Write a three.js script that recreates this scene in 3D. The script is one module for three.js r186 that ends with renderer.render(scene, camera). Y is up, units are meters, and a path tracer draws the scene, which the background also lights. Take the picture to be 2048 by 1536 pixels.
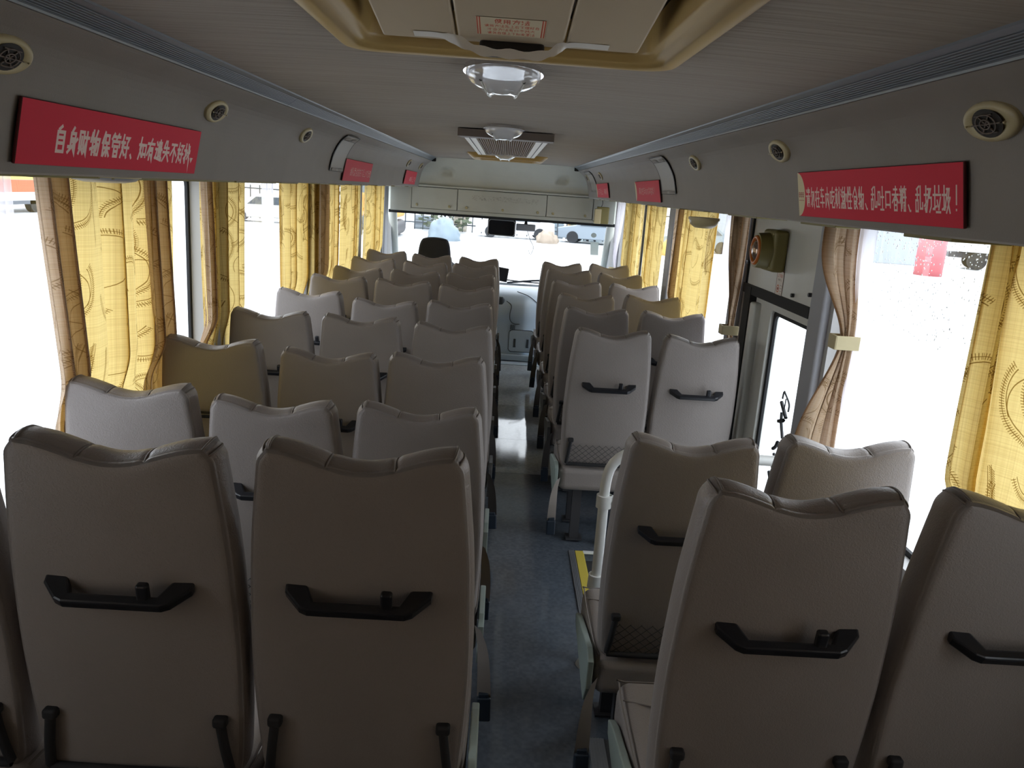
import * as THREE from 'three';
import { RoundedBoxGeometry } from 'three/addons/geometries/RoundedBoxGeometry.js';
import { mergeGeometries } from 'three/addons/utils/BufferGeometryUtils.js';

// ------------------------------------------------------------------ camera, sky, exposure
const scene = new THREE.Scene();
const camera = new THREE.PerspectiveCamera(51.28, 2048 / 1536, 0.03, 300);
camera.position.set(0.03, 1.68, 0);
camera.rotation.order = 'YXZ';
camera.rotation.set(-0.23798, -0.02261, 0.06904);
const renderer = new THREE.WebGLRenderer();
renderer.toneMapping = THREE.LinearToneMapping;
renderer.toneMappingExposure = 0.61;
renderer.shadowMap.enabled = true;
// overcast sky: brighter towards the zenith, even all round
{
  const W = 64, H = 32, d = new Float32Array(W * H * 4);
  for (let j = 0; j < H; j++) {
    const el = ((j + 0.5) / H - 0.5) * Math.PI, s = Math.max(0, Math.sin(el)), k = (1 + 1.3 * s) / 1.6;
    for (let i = 0; i < W; i++) d.set([0.93 * k, 0.98 * k, 1.06 * k, 1], (j * W + i) * 4);
  }
  const t = new THREE.DataTexture(d, W, H, THREE.RGBAFormat, THREE.FloatType);
  t.mapping = THREE.EquirectangularReflectionMapping; t.magFilter = THREE.LinearFilter; t.needsUpdate = true;
  scene.background = t; scene.backgroundIntensity = 6.8;
}

// ------------------------------------------------------------------ helpers
let seed_ = 7;
const rnd = () => { seed_ = (seed_ * 1664525 + 1013904223) >>> 0; return seed_ / 4294967296; };
const rr = (a, b) => a + (b - a) * rnd();
const used = {};
const numbered = (n) => { used[n] = (used[n] ?? -1) + 1; return used[n] ? n + '_' + String(used[n]).padStart(3, '0') : n; };
const V = (x, y, z) => new THREE.Vector3(x, y, z);
const lerp = THREE.MathUtils.lerp, smooth = THREE.MathUtils.smoothstep, clamp = THREE.MathUtils.clamp;
function tag(o, label, category, group) { if (label) o.userData.label = label; if (category) o.userData.category = category; if (group) o.userData.group = group; return o; }
function thing(name, label, category, p = [0, 0, 0], group) {
  const o = new THREE.Group(); o.name = numbered(name); o.position.set(...p); scene.add(o); return tag(o, label, category, group);
}
function struct(name, p = [0, 0, 0]) { const o = new THREE.Group(); o.name = name; o.position.set(...p); o.userData.kind = 'structure'; scene.add(o); return o; }
function boxUV(g) {       // uv in metres from the dominant axis of the normal
  const p = g.attributes.position, n = g.attributes.normal, uv = new Float32Array(p.count * 2);
  for (let i = 0; i < p.count; i++) {
    const ax = Math.abs(n.getX(i)), ay = Math.abs(n.getY(i)), az = Math.abs(n.getZ(i)), x = p.getX(i), y = p.getY(i), z = p.getZ(i);
    if (az >= ax && az >= ay) { uv[2 * i] = x; uv[2 * i + 1] = y; } else if (ax >= ay) { uv[2 * i] = z; uv[2 * i + 1] = y; } else { uv[2 * i] = x; uv[2 * i + 1] = z; }
  }
  g.setAttribute('uv', new THREE.BufferAttribute(uv, 2)); return g;
}
function prep(g, keepUV) {
  let q = g.index ? g.toNonIndexed() : g;
  if (!q.attributes.normal) q.computeVertexNormals();
  if (!keepUV) boxUV(q);
  for (const k of Object.keys(q.attributes)) if (!['position', 'normal', 'uv'].includes(k)) q.deleteAttribute(k);
  return q;
}
function part(name, geos, mat, parent, keepUV) {
  const list = (Array.isArray(geos) ? geos : [geos]).map((g) => prep(g, keepUV));
  const m = new THREE.Mesh(list.length > 1 ? mergeGeometries(list) : list[0], mat);
  m.name = parent ? name : numbered(name); m.castShadow = m.receiveShadow = true;
  (parent ?? scene).add(m); return m;
}
function tr(g, x, y, z, rx = 0, ry = 0, rz = 0) {
  g.applyMatrix4(new THREE.Matrix4().compose(V(x, y, z), new THREE.Quaternion().setFromEuler(new THREE.Euler(rx, ry, rz, 'YXZ')), V(1, 1, 1))); return g;
}
const bx = (w, h, d, x = 0, y = 0, z = 0, rx, ry, rz) => tr(new THREE.BoxGeometry(w, h, d), x, y, z, rx, ry, rz);
const rb = (w, h, d, r, x = 0, y = 0, z = 0, rx, ry, rz, s = 3) => tr(new RoundedBoxGeometry(w, h, d, s, Math.min(r, w / 2.01, h / 2.01, d / 2.01)), x, y, z, rx, ry, rz);
const cy = (r0, r1, h, x = 0, y = 0, z = 0, rx, ry, rz, n = 20) => tr(new THREE.CylinderGeometry(r0, r1, h, n), x, y, z, rx, ry, rz);
const tube = (pts, r, seg = 24, rad = 8, closed = false) => new THREE.TubeGeometry(new THREE.CatmullRomCurve3(pts.map((p) => p.isVector3 ? p : V(...p)), closed, 'catmullrom', 0.5), seg, r, rad, closed);
const shapeOf = (pts) => new THREE.Shape(pts.map((p) => new THREE.Vector2(...p)));
function extr(pts, depth, bevel = 0, holes = []) {
  const s = pts instanceof THREE.Shape ? pts : shapeOf(pts); for (const h of holes) s.holes.push(new THREE.Path(h.map((p) => new THREE.Vector2(...p))));
  return new THREE.ExtrudeGeometry(s, { depth, bevelEnabled: bevel > 0, bevelSize: bevel, bevelThickness: bevel, bevelSegments: 2, curveSegments: 10 });
}
function rrect(x0, y0, x1, y1, r, n = 5) {
  const o = [], c = [[x1 - r, y1 - r, 0], [x0 + r, y1 - r, 1], [x0 + r, y0 + r, 2], [x1 - r, y0 + r, 3]];
  for (const [cx, cy_, q] of c) for (let i = 0; i <= n; i++) { const a = (q + i / n) * Math.PI / 2; o.push([cx + r * Math.cos(a), cy_ + r * Math.sin(a)]); }
  return o;
}
const M4 = (...a) => new THREE.Matrix4().set(...a);
// a shape drawn in (forward distance d, height y), extruded towards +x: d is distance ahead of the camera, so z = -d
const sideWall = (pts, thick, holes = [], bevel = 0) => extr(pts, thick, bevel, holes).applyMatrix4(M4(0, 0, 1, 0, 0, 1, 0, 0, -1, 0, 0, 0, 0, 0, 0, 1));
function gridSurf(nu, nv, f) {      // f(u,v) -> [x,y,z]; uv from f or u,v
  const pos = [], uv = [], idx = [];
  for (let j = 0; j <= nv; j++) for (let i = 0; i <= nu; i++) { const p = f(i / nu, j / nv); pos.push(p[0], p[1], p[2]); uv.push(p[3] ?? i / nu, p[4] ?? j / nv); }
  for (let j = 0; j < nv; j++) for (let i = 0; i < nu; i++) { const a = j * (nu + 1) + i, b = a + nu + 1; idx.push(a, b, a + 1, b, b + 1, a + 1); }
  const g = new THREE.BufferGeometry();
  g.setAttribute('position', new THREE.Float32BufferAttribute(pos, 3)); g.setAttribute('uv', new THREE.Float32BufferAttribute(uv, 2)); g.setIndex(idx); g.computeVertexNormals(); return g;
}

// ------------------------------------------------------------------ textures and materials
const hash = (x, y, s) => { const t = Math.sin(x * 127.1 + y * 311.7 + s * 74.7) * 43758.5453; return t - Math.floor(t); };
function vnoise(x, y, px, py, s) {     // tileable value noise with periods px, py
  const ix = Math.floor(x), iy = Math.floor(y), fx = x - ix, fy = y - iy, a = fx * fx * (3 - 2 * fx), b = fy * fy * (3 - 2 * fy), m = (v, p) => ((v % p) + p) % p;
  const h = (i, j) => hash(m(i, px), m(j, py), s);
  return lerp(lerp(h(ix, iy), h(ix + 1, iy), a), lerp(h(ix, iy + 1), h(ix + 1, iy + 1), a), b);
}
function fbm(u, v, fx, fy, s, oct = 4) { let t = 0, a = 0.5, n = 0; for (let i = 0; i < oct; i++) { t += a * vnoise(u * fx, v * fy, fx, fy, s + i); n += a; a *= 0.5; fx *= 2; fy *= 2; } return t / n; }
function dataTex(w, h, f, rep = [1, 1], srgb = false) {
  const d = new Uint8Array(w * h * 4);
  for (let j = 0; j < h; j++) for (let i = 0; i < w; i++) { const c = f(i / w, j / h); d.set((Array.isArray(c) ? c : [c, c, c]).map((x) => clamp(Math.round(x * 255), 0, 255)), (j * w + i) * 4); d[(j * w + i) * 4 + 3] = 255; }
  const t = new THREE.DataTexture(d, w, h); t.wrapS = t.wrapT = THREE.RepeatWrapping; t.magFilter = THREE.LinearFilter; t.repeat.set(...rep); if (srgb) t.colorSpace = THREE.SRGBColorSpace; t.needsUpdate = true; return t;
}
const grain = dataTex(256, 256, (u, v) => 0.5 * fbm(u, v, 48, 48, 3, 2) + 0.5 * fbm(u, v, 90, 90, 9, 2), [8, 8]);
const blotch = dataTex(256, 256, (u, v) => { const n = fbm(u, v, 4, 4, 21, 5); return [0.86 + 0.2 * n, 0.85 + 0.2 * n, 0.83 + 0.21 * n]; }, [1.3, 1.3]);
const wrinkle = dataTex(512, 512, (u, v) => { const w = 0.012 * fbm(u, v, 3, 3, 5, 3); return 0.65 * fbm(u, v + w, 3, 46, 15, 3) + 0.35 * fbm(u, v, 8, 110, 31, 2); }, [0.9, 0.9]);
const ceilTone = dataTex(256, 256, (u, v) => { const n = fbm(u, v, 3, 3, 40, 4), m = fbm(u, v, 4, 60, 77, 3), k = 0.78 + 0.2 * n + 0.14 * m; return [k, k * 0.985, k * 0.97]; }, [0.55, 0.55]);
const floorTone = dataTex(512, 512, (u, v) => { const n = fbm(u, v, 4, 4, 60, 5), f = fbm(u, v, 120, 120, 63, 2), s = fbm(u, v, 30, 6, 66, 3), k = 0.55 + 0.5 * n + 0.35 * (f - 0.5) + 0.25 * (s > 0.62 ? s - 0.62 : 0); return [k, k, k]; }, [0.7, 0.7]);
const floorBump = dataTex(256, 256, (u, v) => 0.5 * fbm(u, v, 64, 64, 70, 2) + 0.5 * (0.5 + 0.5 * Math.sin(u * 2 * Math.PI * 32)) * fbm(u, v, 20, 20, 71, 2), [5, 5]);
const floorRough = dataTex(256, 256, (u, v) => 0.025 + 0.2 * Math.pow(fbm(u, v, 5, 5, 81, 5), 2.2), [0.55, 0.55]);
const std = (c, r = 0.6, o = {}) => new THREE.MeshStandardMaterial({ color: Array.isArray(c) ? new THREE.Color().setRGB(...c) : new THREE.Color(c), roughness: r, ...o });
const phys = (c, r, o) => new THREE.MeshPhysicalMaterial({ color: Array.isArray(c) ? new THREE.Color().setRGB(...c) : new THREE.Color(c), roughness: r, ...o });
const M = {
  vinyl: std([0.28, 0.251, 0.238], 0.42, { bumpMap: grain, bumpScale: 0.0007, map: blotch }),
  seam: std([0.2, 0.175, 0.16], 0.6),
  black: std([0.015, 0.016, 0.02], 0.3),
  blackMatte: std([0.015, 0.015, 0.017], 0.8),
  net: std([0.03, 0.03, 0.033], 0.8),
  frameSteel: std([0.045, 0.045, 0.05], 0.55),
  shell: std([0.3, 0.36, 0.33], 0.45),
  shellDark: std([0.07, 0.07, 0.068], 0.55),
  belt: std([0.14, 0.125, 0.115], 0.75),
  buckle: std([0.02, 0.03, 0.045], 0.4),
  duct: std([0.27, 0.246, 0.226], 0.62, { bumpMap: grain, bumpScale: 0.0003, map: blotch }),
  cover: std([0.34, 0.325, 0.3], 0.55),
  ceil: std([0.33, 0.298, 0.268], 0.8, { bumpMap: wrinkle, bumpScale: 0.006, map: ceilTone }),
  trim: std([0.21, 0.235, 0.265], 0.42, { metalness: 0.25 }),
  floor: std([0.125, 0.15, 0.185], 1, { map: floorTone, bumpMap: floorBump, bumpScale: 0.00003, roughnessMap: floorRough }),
  floorLitFront: std([0.6, 0.64, 0.68], 1, { map: floorTone, bumpMap: floorBump, bumpScale: 0.00002, roughnessMap: floorRough }),  // strong daylight at the front is painted in as a paler base colour
  floorLitMid: std([0.4, 0.435, 0.47], 1, { map: floorTone, bumpMap: floorBump, bumpScale: 0.00002, roughnessMap: floorRough }),  // paler base colour stands in for windscreen light on the aisle floor
  floorSide: std([0.05, 0.05, 0.055], 0.7),
  wall: std([0.4, 0.4, 0.4], 0.6),
  greyPost: std([0.32, 0.33, 0.36], 0.5),
  whitePanel: std([0.62, 0.63, 0.6], 0.4, { map: blotch }),
  frontPanel: std([0.55, 0.565, 0.52], 0.5, { map: blotch }),
  gasket: std([0.009, 0.01, 0.012], 0.75),
  glass: phys([0.97, 0.99, 0.98], 0, { transmission: 1, thickness: 0, ior: 1.5 }),
  ochre: std([0.48, 0.34, 0.13], 0.42, { map: blotch }),
  hatchLid: std([0.56, 0.48, 0.36], 0.45, { map: blotch }),
  bezel: std([0.5, 0.43, 0.25], 0.42),
  dark: std([0.02, 0.016, 0.014], 0.6),
  vaneBrown: std([0.16, 0.13, 0.11], 0.5),
  white: std([0.75, 0.75, 0.73], 0.4),
  chrome: std([0.8, 0.8, 0.82], 0.12, { metalness: 1 }),
  lens: phys([0.96, 0.97, 1], 0.03, { transmission: 1, thickness: 0.01, ior: 1.49 }),
  olive: std([0.2, 0.17, 0.055], 0.45),
  yellow: std([0.62, 0.5, 0.08], 0.55),
  alu: std([0.45, 0.47, 0.5], 0.35, { metalness: 0.7 }),
  rail: std([0.78, 0.8, 0.78], 0.28),
  dash: std([0.46, 0.56, 0.66], 0.48),
  dashDark: std([0.05, 0.065, 0.085], 0.5),
  driver: std([0.025, 0.028, 0.04], 0.85),
  red: std([0.55, 0.03, 0.02], 0.4),
};

// brush glyphs on a ten-by-ten grid: strokes are runs of xy digits
const GL = {
  '自': '5031 29228289 2484 2686 2989', '身': '5041 37323272 72797968 3474 3575 1777 9419', '财': '07014147 2326 2609 2749 5393 71797968 7458',
  '物': '1104 0343 2029 0746 6044 53938979 6348 7559', '保': '3014 2329 44418184 4484 3696 6469 6639 6699', '管': '2002 1141 7052 6191 1513 13939395 3539 35757737 37777939',
  '好': '201548 3309 0343 51917379 7968 4595', '如': '201548 3309 0343 58535393 9398 5797', '有': '0292 5007 39343474 747968 3575 3777', '遗': '4181818343 4341 6064 3494 48458588 6567 6738 6798 1122 04241708 1899',
  '失': '3013 2383 0595 505509 5599', '不': '1191 6106 5359 6496', '找': '0343 2029 2918 0745 4494 60999997 9357 8182',
  '请': '1122 04242837 4191 4292 3494 6064 49458589 4686 4787', '勿': '3014 22828978 5318 7339', '在': '0292 5006 2529 4595 7379 3999', '车': '1181 4024 2484 5359 0797',
  '内': '191383838978 505328 5578', '吃': '07023237 0737 5034 4292 44844749 49999997', '刺': '0141 2029 06033336 2607 2648 6267 80898979', '激': '0112 0314 0917 4031 36326266 3464 3666 2767 4629 575949 8074 7393 9379 7599',
  '性': '2029 0306 3234 5043 4393 4696 3999 7079', '食': '5004 5095 39343474 7477 3676 3777 3959 8659 6799', '乱': '4011 0343 2125 09053539 0939 60689896', '吐': '07023237 0737 5494 7079 4999',
  '口': '18128288 1787', '香': '7121 0393 5055 5306 5396 39357579 3777 3979', '糖': '0112 4132 0343 2029 2306 2346 7061 5191 5138 6282 5494 8286 6686 7187 69678789 6989',
  '扔': '0343 2029 2918 0745 4181816494 949779 6139', '垃': '0343 2028 0847 7072 5393 5567 9478 4999', '圾': '0343 2028 0847 51817494 9459 6138 6499',
  '排': '0343 2029 2918 0745 6068 6839 8089 4262 4464 4666 8292 8494 8696', '队': '09000030 30234526 707449 7499', '要': '0090 13128283 1383 4043 6063 5428 285979 740996',
  '觉': '2021 1011 4041 8071 029294 37343474 7477 5509 56599997', '先': '3012 2282 5055 0595 4619 65699997', '下': '0191 5159 6476', '后': '7021 222608 2393 39368689 3989', '上': '5059 5484 0999',
  '才': '0292 60696958 6307', '合': '5004 5095 3474 29267679 2979', '理': '0141 0444 0848 2128 55519195 5393 5595 7179 5797 4999', '大': '0393 505409 5499', '声': '0191 5043 2373 25858727 252509 5557',
  '喧': '07023237 0737 7071 43419193 5383 56558588 5686 5888 4999', '哗': '07023237 0737 6043 5255 7074 7494 9172 4797 7579', '使': '3014 2229 4191 45428285 4585 707549 5599',
  '用': '1911818979 1484 1686 5159', '方': '5051 0292 4219 44848478', '法': '0112 0314 0917 5292 7075 4595 6649 4989 8699', ',': '1829', '、': '173949', '。': '17283717', '!': '505056 5858',
};
function brush(g, ch, x, y, w, h, lw) {
  g.lineWidth = lw; g.lineCap = 'square'; g.lineJoin = 'miter';
  for (const s of (GL[ch] ?? '').split(' ')) { g.beginPath(); for (let i = 0; i + 1 < s.length; i += 2) { const px = x + (+s[i] + 0.3) / 9.6 * w, py = y + (+s[i + 1] + 0.3) / 9.6 * h; i ? g.lineTo(px, py) : g.moveTo(px, py); } g.stroke(); }
}
function canvasTex(w, h, draw) { const c = document.createElement('canvas'); c.width = w; c.height = h; draw(c.getContext('2d'), w, h); const t = new THREE.CanvasTexture(c); t.colorSpace = THREE.SRGBColorSpace; t.anisotropy = 8; return t; }

// ------------------------------------------------------------------ room shell
const WX = 1.21, FRONT = 9.35, REAR = -1.0;        // side walls at x = +-WX, d = distance ahead
const SILL = 0.72, HEAD = 1.66;
const leftHoles = [[-0.75, 0.85], [1.42, 3.36], [3.55, 5.0], [5.2, 6.75], [6.95, 8.25], [8.5, 8.95]];  // rearmost opening on each side is unseen, added to brighten the platform seats
const rightHoles = [[-0.75, 0.85], [1.35, 2.8], [4.06, 5.55], [5.75, 7.2], [7.4, 8.25], [8.5, 8.95]];
const DOOR = [2.98, 3.86];
{
  const body = [[REAR, -0.12], [FRONT, -0.12], [FRONT, 2.0], [REAR, 2.0]];
  const wl = struct('wall_left');
  part('wall_panel', sideWall(body, 0.05, leftHoles.map(([a, b]) => rrect(a, SILL, b, HEAD, 0.05))).translate(-WX - 0.05, 0, 0), M.wall, wl);
  const wr = struct('wall_right');
  const dbody = [[REAR, -0.12], [DOOR[0], -0.12], [DOOR[0], 1.98], [DOOR[1], 1.98], [DOOR[1], -0.12], [FRONT, -0.12], [FRONT, 2.0], [REAR, 2.0]];
  part('wall_panel', sideWall(dbody, 0.05, rightHoles.map(([a, b]) => rrect(a, SILL, b, HEAD, 0.05))).translate(WX, 0, 0), M.wall, wr);
  // windows: gasket frame and pane each
  let n = 1;
  for (const [sx, holes] of [[-1, leftHoles], [1, rightHoles]]) for (const [a, b] of holes) {
    const w = struct('window_' + n++);
    part('window_frame', sideWall(rrect(a - 0.03, SILL - 0.03, b + 0.03, HEAD + 0.03, 0.06), 0.012, [rrect(a + 0.016, SILL + 0.016, b - 0.016, HEAD - 0.016, 0.04)]).translate(sx * (WX + 0.058) - 0.006, 0, 0), M.gasket, w);
    part('glass_pane', new THREE.PlaneGeometry(b - a - 0.03, HEAD - SILL - 0.03).rotateY(-sx * Math.PI / 2).translate(sx * (WX + 0.058), (SILL + HEAD) / 2, -(a + b) / 2), M.glass, w);
  }
  const wb = struct('wall_rear');
  part('wall_panel', bx(2 * WX + 0.1, 2.15, 0.06, 0, 0.95, -REAR + 0.03), M.wall, wb);
  // window posts in grey-white moulding on the inside
  const posts = struct('trim_3');
  for (const [sx, list] of [[-1, [[3.37, 3.54], [5.0, 5.2], [6.75, 6.95], [8.25, 8.5]]], [1, [[2.815, 2.97], [3.87, 4.04], [5.55, 5.75], [7.2, 7.4], [8.25, 8.5]]]]) for (const [a, b] of list)
    part('window_post', rb(0.035, HEAD + 0.02 - 0.2, b - a - 0.03, 0.012, sx * (WX - 0.012), (HEAD + 0.2) / 2, -(a + b) / 2), a === 3.37 ? M.cover : M.greyPost, posts);
  const roof = struct('ceiling');
  const g = gridSurf(20, 80, (u, v) => { const x = lerp(-0.705, 0.705, u), d = lerp(REAR, 8.32, v); return [x, 1.94 + 0.012 * (1 - (x / 0.705) ** 2), -d, x, d]; });
  const hole = [[-0.262, 1.09], [0.322, 1.69]];
  { // cut the roof hatch opening out of the headlining: drop cells inside it by building the headlining in four bands
    const bands = [[-0.705, 0.705, REAR, 1.06], [-0.705, -0.25, 1.06, 1.68], [0.29, 0.705, 1.06, 1.68], [-0.705, 0.705, 1.68, 8.32]];
    const gs = bands.map(([x0, x1, d0, d1]) => gridSurf(16, Math.ceil((d1 - d0) * 10), (u, v) => { const x = lerp(x0, x1, u), d = lerp(d0, d1, v); return [x, 1.94 + 0.012 * (1 - (x / 0.705) ** 2), -d, x, d]; }));
    part('headlining', gs, M.ceil, roof, true); g.dispose();
  }
  part('roof_shell', [bx(2 * WX + 0.1, 0.05, FRONT - REAR, 0, 2.04, -(FRONT + REAR) / 2)], M.wall, roof);
  // grey ribbed rails between headlining and ducts
  const prof = [[0.742, 1.898], [0.738, 1.91]];
  for (let i = 0; i < 7; i++) { const t = i / 7, x = lerp(0.736, 0.706, t), y = lerp(1.912, 1.932, t); prof.push([x, y], [x - 0.0025, y + 0.0004], [x - 0.0035, y + 0.0018], [x - 0.001, y + 0.0024]); }
  prof.push([0.7, 1.9345], [0.692, 1.937], [0.686, 1.944], [0.69, 1.96], [0.75, 1.96], [0.752, 1.9]);
  for (const s of [-1, 1]) {
    const t = struct(s < 0 ? 'trim_1' : 'trim_2');
    const pts = prof.map(([x, y]) => [s * x, y]); if (s > 0) pts.reverse();
    for (const [a, b] of [[REAR, 2.9], [2.903, 5.6], [5.603, 8.33]]) part('ribbed_rail', extr(pts, b - a).translate(0, 0, -b), M.trim, t);
    part('end_cap', rb(0.05, 0.05, 0.03, 0.01, s * 0.722, 1.925, -8.34), M.gasket, t);
  }
}
// floor: aisle level, rear platforms, step well
{
  const f = struct('floor');
  const slab = (x0, x1, d0, d1, y = 0, m = M.floor) => part('floor_sheet', bx(x1 - x0, 0.04, d1 - d0, (x0 + x1) / 2, y - 0.02, -(d0 + d1) / 2), m, f);
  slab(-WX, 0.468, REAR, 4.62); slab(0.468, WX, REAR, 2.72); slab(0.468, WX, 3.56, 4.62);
  slab(-WX, WX, 4.622, 5.3, 0, M.floorLitMid); slab(-WX, WX, 5.302, 6.2, 0, M.floorLitMid); slab(-WX, WX, 6.202, 7.72, 0, M.floorLitFront);  // forward sheets carry the bright light in their colour
  part('front_step', bx(2 * WX, 0.05, 1.5, 0, -0.022, -8.48), M.dash, f);
  part('step_tread', bx(WX - 0.42, 0.03, 0.9, 0.83, -0.3, -3.14), M.floorSide, f);
  part('step_riser', [bx(0.02, 0.3, 0.86, 0.458, -0.17, -3.14), bx(0.74, 0.3, 0.02, 0.84, -0.17, -3.575), bx(0.74, 0.3, 0.02, 0.84, -0.17, -2.705)], M.floorSide, f);
  const p = struct('floor_platform');
  part('platform', [bx(WX + 0.01, 0.165, 2.96, -0.6, 0.0825, -0.5), bx(WX - 0.37, 0.165, 2.98, 0.79, 0.0825, -0.5)], M.floorSide, p);
  const nose = []; for (let i = 0; i < 5; i++) nose.push(bx(0.004, 0.004, 2.98, 0.368 + i * 0.008, 0.168, -0.5));
  part('ribbed_nosing', [bx(0.045, 0.006, 2.98, 0.385, 0.166, -0.5), bx(0.006, 0.06, 2.98, 0.367, 0.138, -0.5), ...nose], M.alu, p);
  const e = thing('step_edge', 'yellow anti-slip strip with aluminium edging along the door step well', 'step edge', [0.468, 0, -3.14]);
  const ribs = []; for (let i = 0; i < 4; i++) ribs.push(bx(0.004, 0.006, 0.86, -0.026 + i * 0.007, 0.005, 0));
  part('aluminium_edge', [bx(0.03, 0.005, 0.86, -0.015, 0.0025, 0), ...ribs], M.alu, e);
  part('yellow_strip', [rb(0.04, 0.007, 0.86, 0.002, 0.022, 0.0035, 0), rb(0.008, 0.05, 0.86, 0.002, 0.04, -0.02, 0)], M.yellow, e);
  part('cross_edge', rb(0.7, 0.008, 0.025, 0.002, 0.39, 0.004, -0.42), M.rail, e);
}

// ------------------------------------------------------------------ seats
const SH = 0.685, SB = 0.40;      // back height and its foot above the floor
function seatOutline(notch) {
  const side = new THREE.CatmullRomCurve3([[0.15, 0], [0.164, 0.003], [0.175, 0.012], [0.181, 0.026], [0.188, 0.1], [0.1925, 0.2], [0.1935, 0.3], [0.1905, 0.4], [0.1855, 0.5], [0.178, 0.58], [0.172, 0.635], [0.168, 0.662], [0.152, 0.684]].map(([x, y]) => V(x, y, 0)));
  const right = side.getPoints(44).map((p) => [p.x, p.y]), top = [];
  for (let i = 1; i < 60; i++) { const x = lerp(0.152, -0.152, i / 60); top.push([x, SH - 0.001 - 0.034 * Math.cos(Math.PI * x / 0.304) ** 2 - notch * Math.exp(-(((Math.abs(x) - 0.055) / 0.005) ** 2))]); }
  const left = right.map(([x, y]) => [-x, y]).reverse(), bot = [];
  for (let i = 1; i < 10; i++) bot.push([lerp(-0.15, 0.15, i / 10), 0]);
  return [...right, ...top, ...left, ...bot];
}
const OUT = seatOutline(0.0035), FLAT = seatOutline(0), RAKE = 0.12;
const NRM = FLAT.map((_, i) => { const a = FLAT[(i - 2 + FLAT.length) % FLAT.length], b = FLAT[(i + 2) % FLAT.length], dx = b[0] - a[0], dy = b[1] - a[1], l = Math.hypot(dx, dy) || 1; return [dy / l, -dx / l]; });
const rake = (y) => -(SH - y) * RAKE;
function backGeometry() {
  const rings = [], C = [0, 0.34];
  const ring = (inset, z, scale = 1) => rings.push((inset < 0.006 ? OUT : FLAT).map(([x, y], i) => {
    const px = (x - NRM[i][0] * inset - C[0]) * scale + C[0], k = scale < 1 ? Math.pow(scale, 1.2) : 1, flat = y > 0.6 ? SH - 0.03 : y;     // the saddle dies out towards the middle
    const py = (lerp(flat, y, k) - NRM[i][1] * inset - C[1]) * scale + C[1]; const dome = Math.max(0, 1 - (px / 0.18) ** 2) * Math.max(0, 1 - ((py - C[1]) / 0.35) ** 2), zz = z === 'face' ? 0.007 * dome : z === 'front' ? -0.087 - 0.022 * dome : z; return [px, py + SB, zz + rake(py)]; }));
  for (const s of [0.001, 0.25, 0.5, 0.72, 0.88, 0.96]) ring(0.014, 'face', s);
  for (const [i, z] of [[0.014, 0], [0.008, -0.002], [0.003, -0.006], [0.0015, -0.011], [0.004, -0.0135], [0.001, -0.0165], [-0.0035, -0.03], [-0.0045, -0.045], [-0.002, -0.062], [0.003, -0.074], [0.009, -0.082], [0.018, -0.087]]) ring(i, z);
  for (const s of [0.94, 0.8, 0.6, 0.3, 0.001]) ring(0.018, 'front', s);
  const n = OUT.length, pos = [], idx = [];
  for (const r of rings) for (const p of r) pos.push(...p);
  for (let k = 0; k + 1 < rings.length; k++) for (let i = 0; i < n; i++) { const a = k * n + i, b = k * n + (i + 1) % n; idx.push(a, a + n, b, b, a + n, b + n); }
  const g = new THREE.BufferGeometry(); g.setAttribute('position', new THREE.Float32BufferAttribute(pos, 3)); g.setIndex(idx); g.computeVertexNormals(); return g;
}
function seamGeometry() {
  const gs = [], P = (i, inset, z) => { const [x, y] = OUT[(i + OUT.length) % OUT.length], m = NRM[(i + OUT.length) % OUT.length], px = x - m[0] * inset, py = y - m[1] * inset; return V(px, py + SB, z + rake(py)); };
  const n = OUT.length, around = [];
  for (let i = 4; i <= n - 14; i++) around.push(P(i, 0.0045, -0.0125));
  gs.push(new THREE.TubeGeometry(new THREE.CatmullRomCurve3(around), 220, 0.0017, 5));
  const idx = (x) => OUT.findIndex(([a, b]) => b > 0.6 && Math.abs(a - x) < 0.004);
  for (const x of [-0.055, 0.055, -0.149, 0.149, -0.158, 0.158]) {
    const i = idx(x); if (i < 0) continue;
    gs.push(tube([P(i, 0.006, -0.006), P(i, 0.0005, -0.013), P(i, -0.0035, -0.03), P(i, -0.0045, -0.046), P(i, -0.002, -0.062), P(i, 0.008, -0.081)], 0.0022, 16, 5));
  }
  return gs;
}
function handleGeometry() {
  const plan = [[-0.121, 0], [-0.119, 0.012], [-0.092, 0.04], [-0.08, 0.045], [0.08, 0.045], [0.092, 0.04], [0.119, 0.012], [0.121, 0], [0.092, 0], [0.074, 0.034], [-0.074, 0.034], [-0.092, 0]];
  return extr(plan, 0.012, 0.004).applyMatrix4(M4(1, 0, 0, 0, 0, 0, -1, 0.006, 0, 1, 0, 0, 0, 0, 0, 1)).rotateX(0.5).translate(0, 0.428, 0);
}
function belt(sx, len, sway) {
  const pts = [[sx * 0.2, 0, 0.0], [sx * 0.214, -0.05, 0.01], [sx * (0.217 + sway * 0.5), -len * 0.55, 0.02], [sx * (0.216 + sway), -len, 0.015]];
  const curve = new THREE.CatmullRomCurve3(pts.map((p) => V(...p)));
  return gridSurf(6, 14, (u, v) => { const p = curve.getPoint(v), a = 0.5 + v * 0.9; return [p.x + (u - 0.5) * 0.042 * Math.sin(a) * sx, p.y, p.z + (u - 0.5) * 0.042 * Math.cos(a)]; });
}
const beltDark = std([0.05, 0.045, 0.042], 0.8, { side: THREE.DoubleSide });
const beltMat = std([0.2, 0.175, 0.155], 0.8, { side: THREE.DoubleSide });
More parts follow.
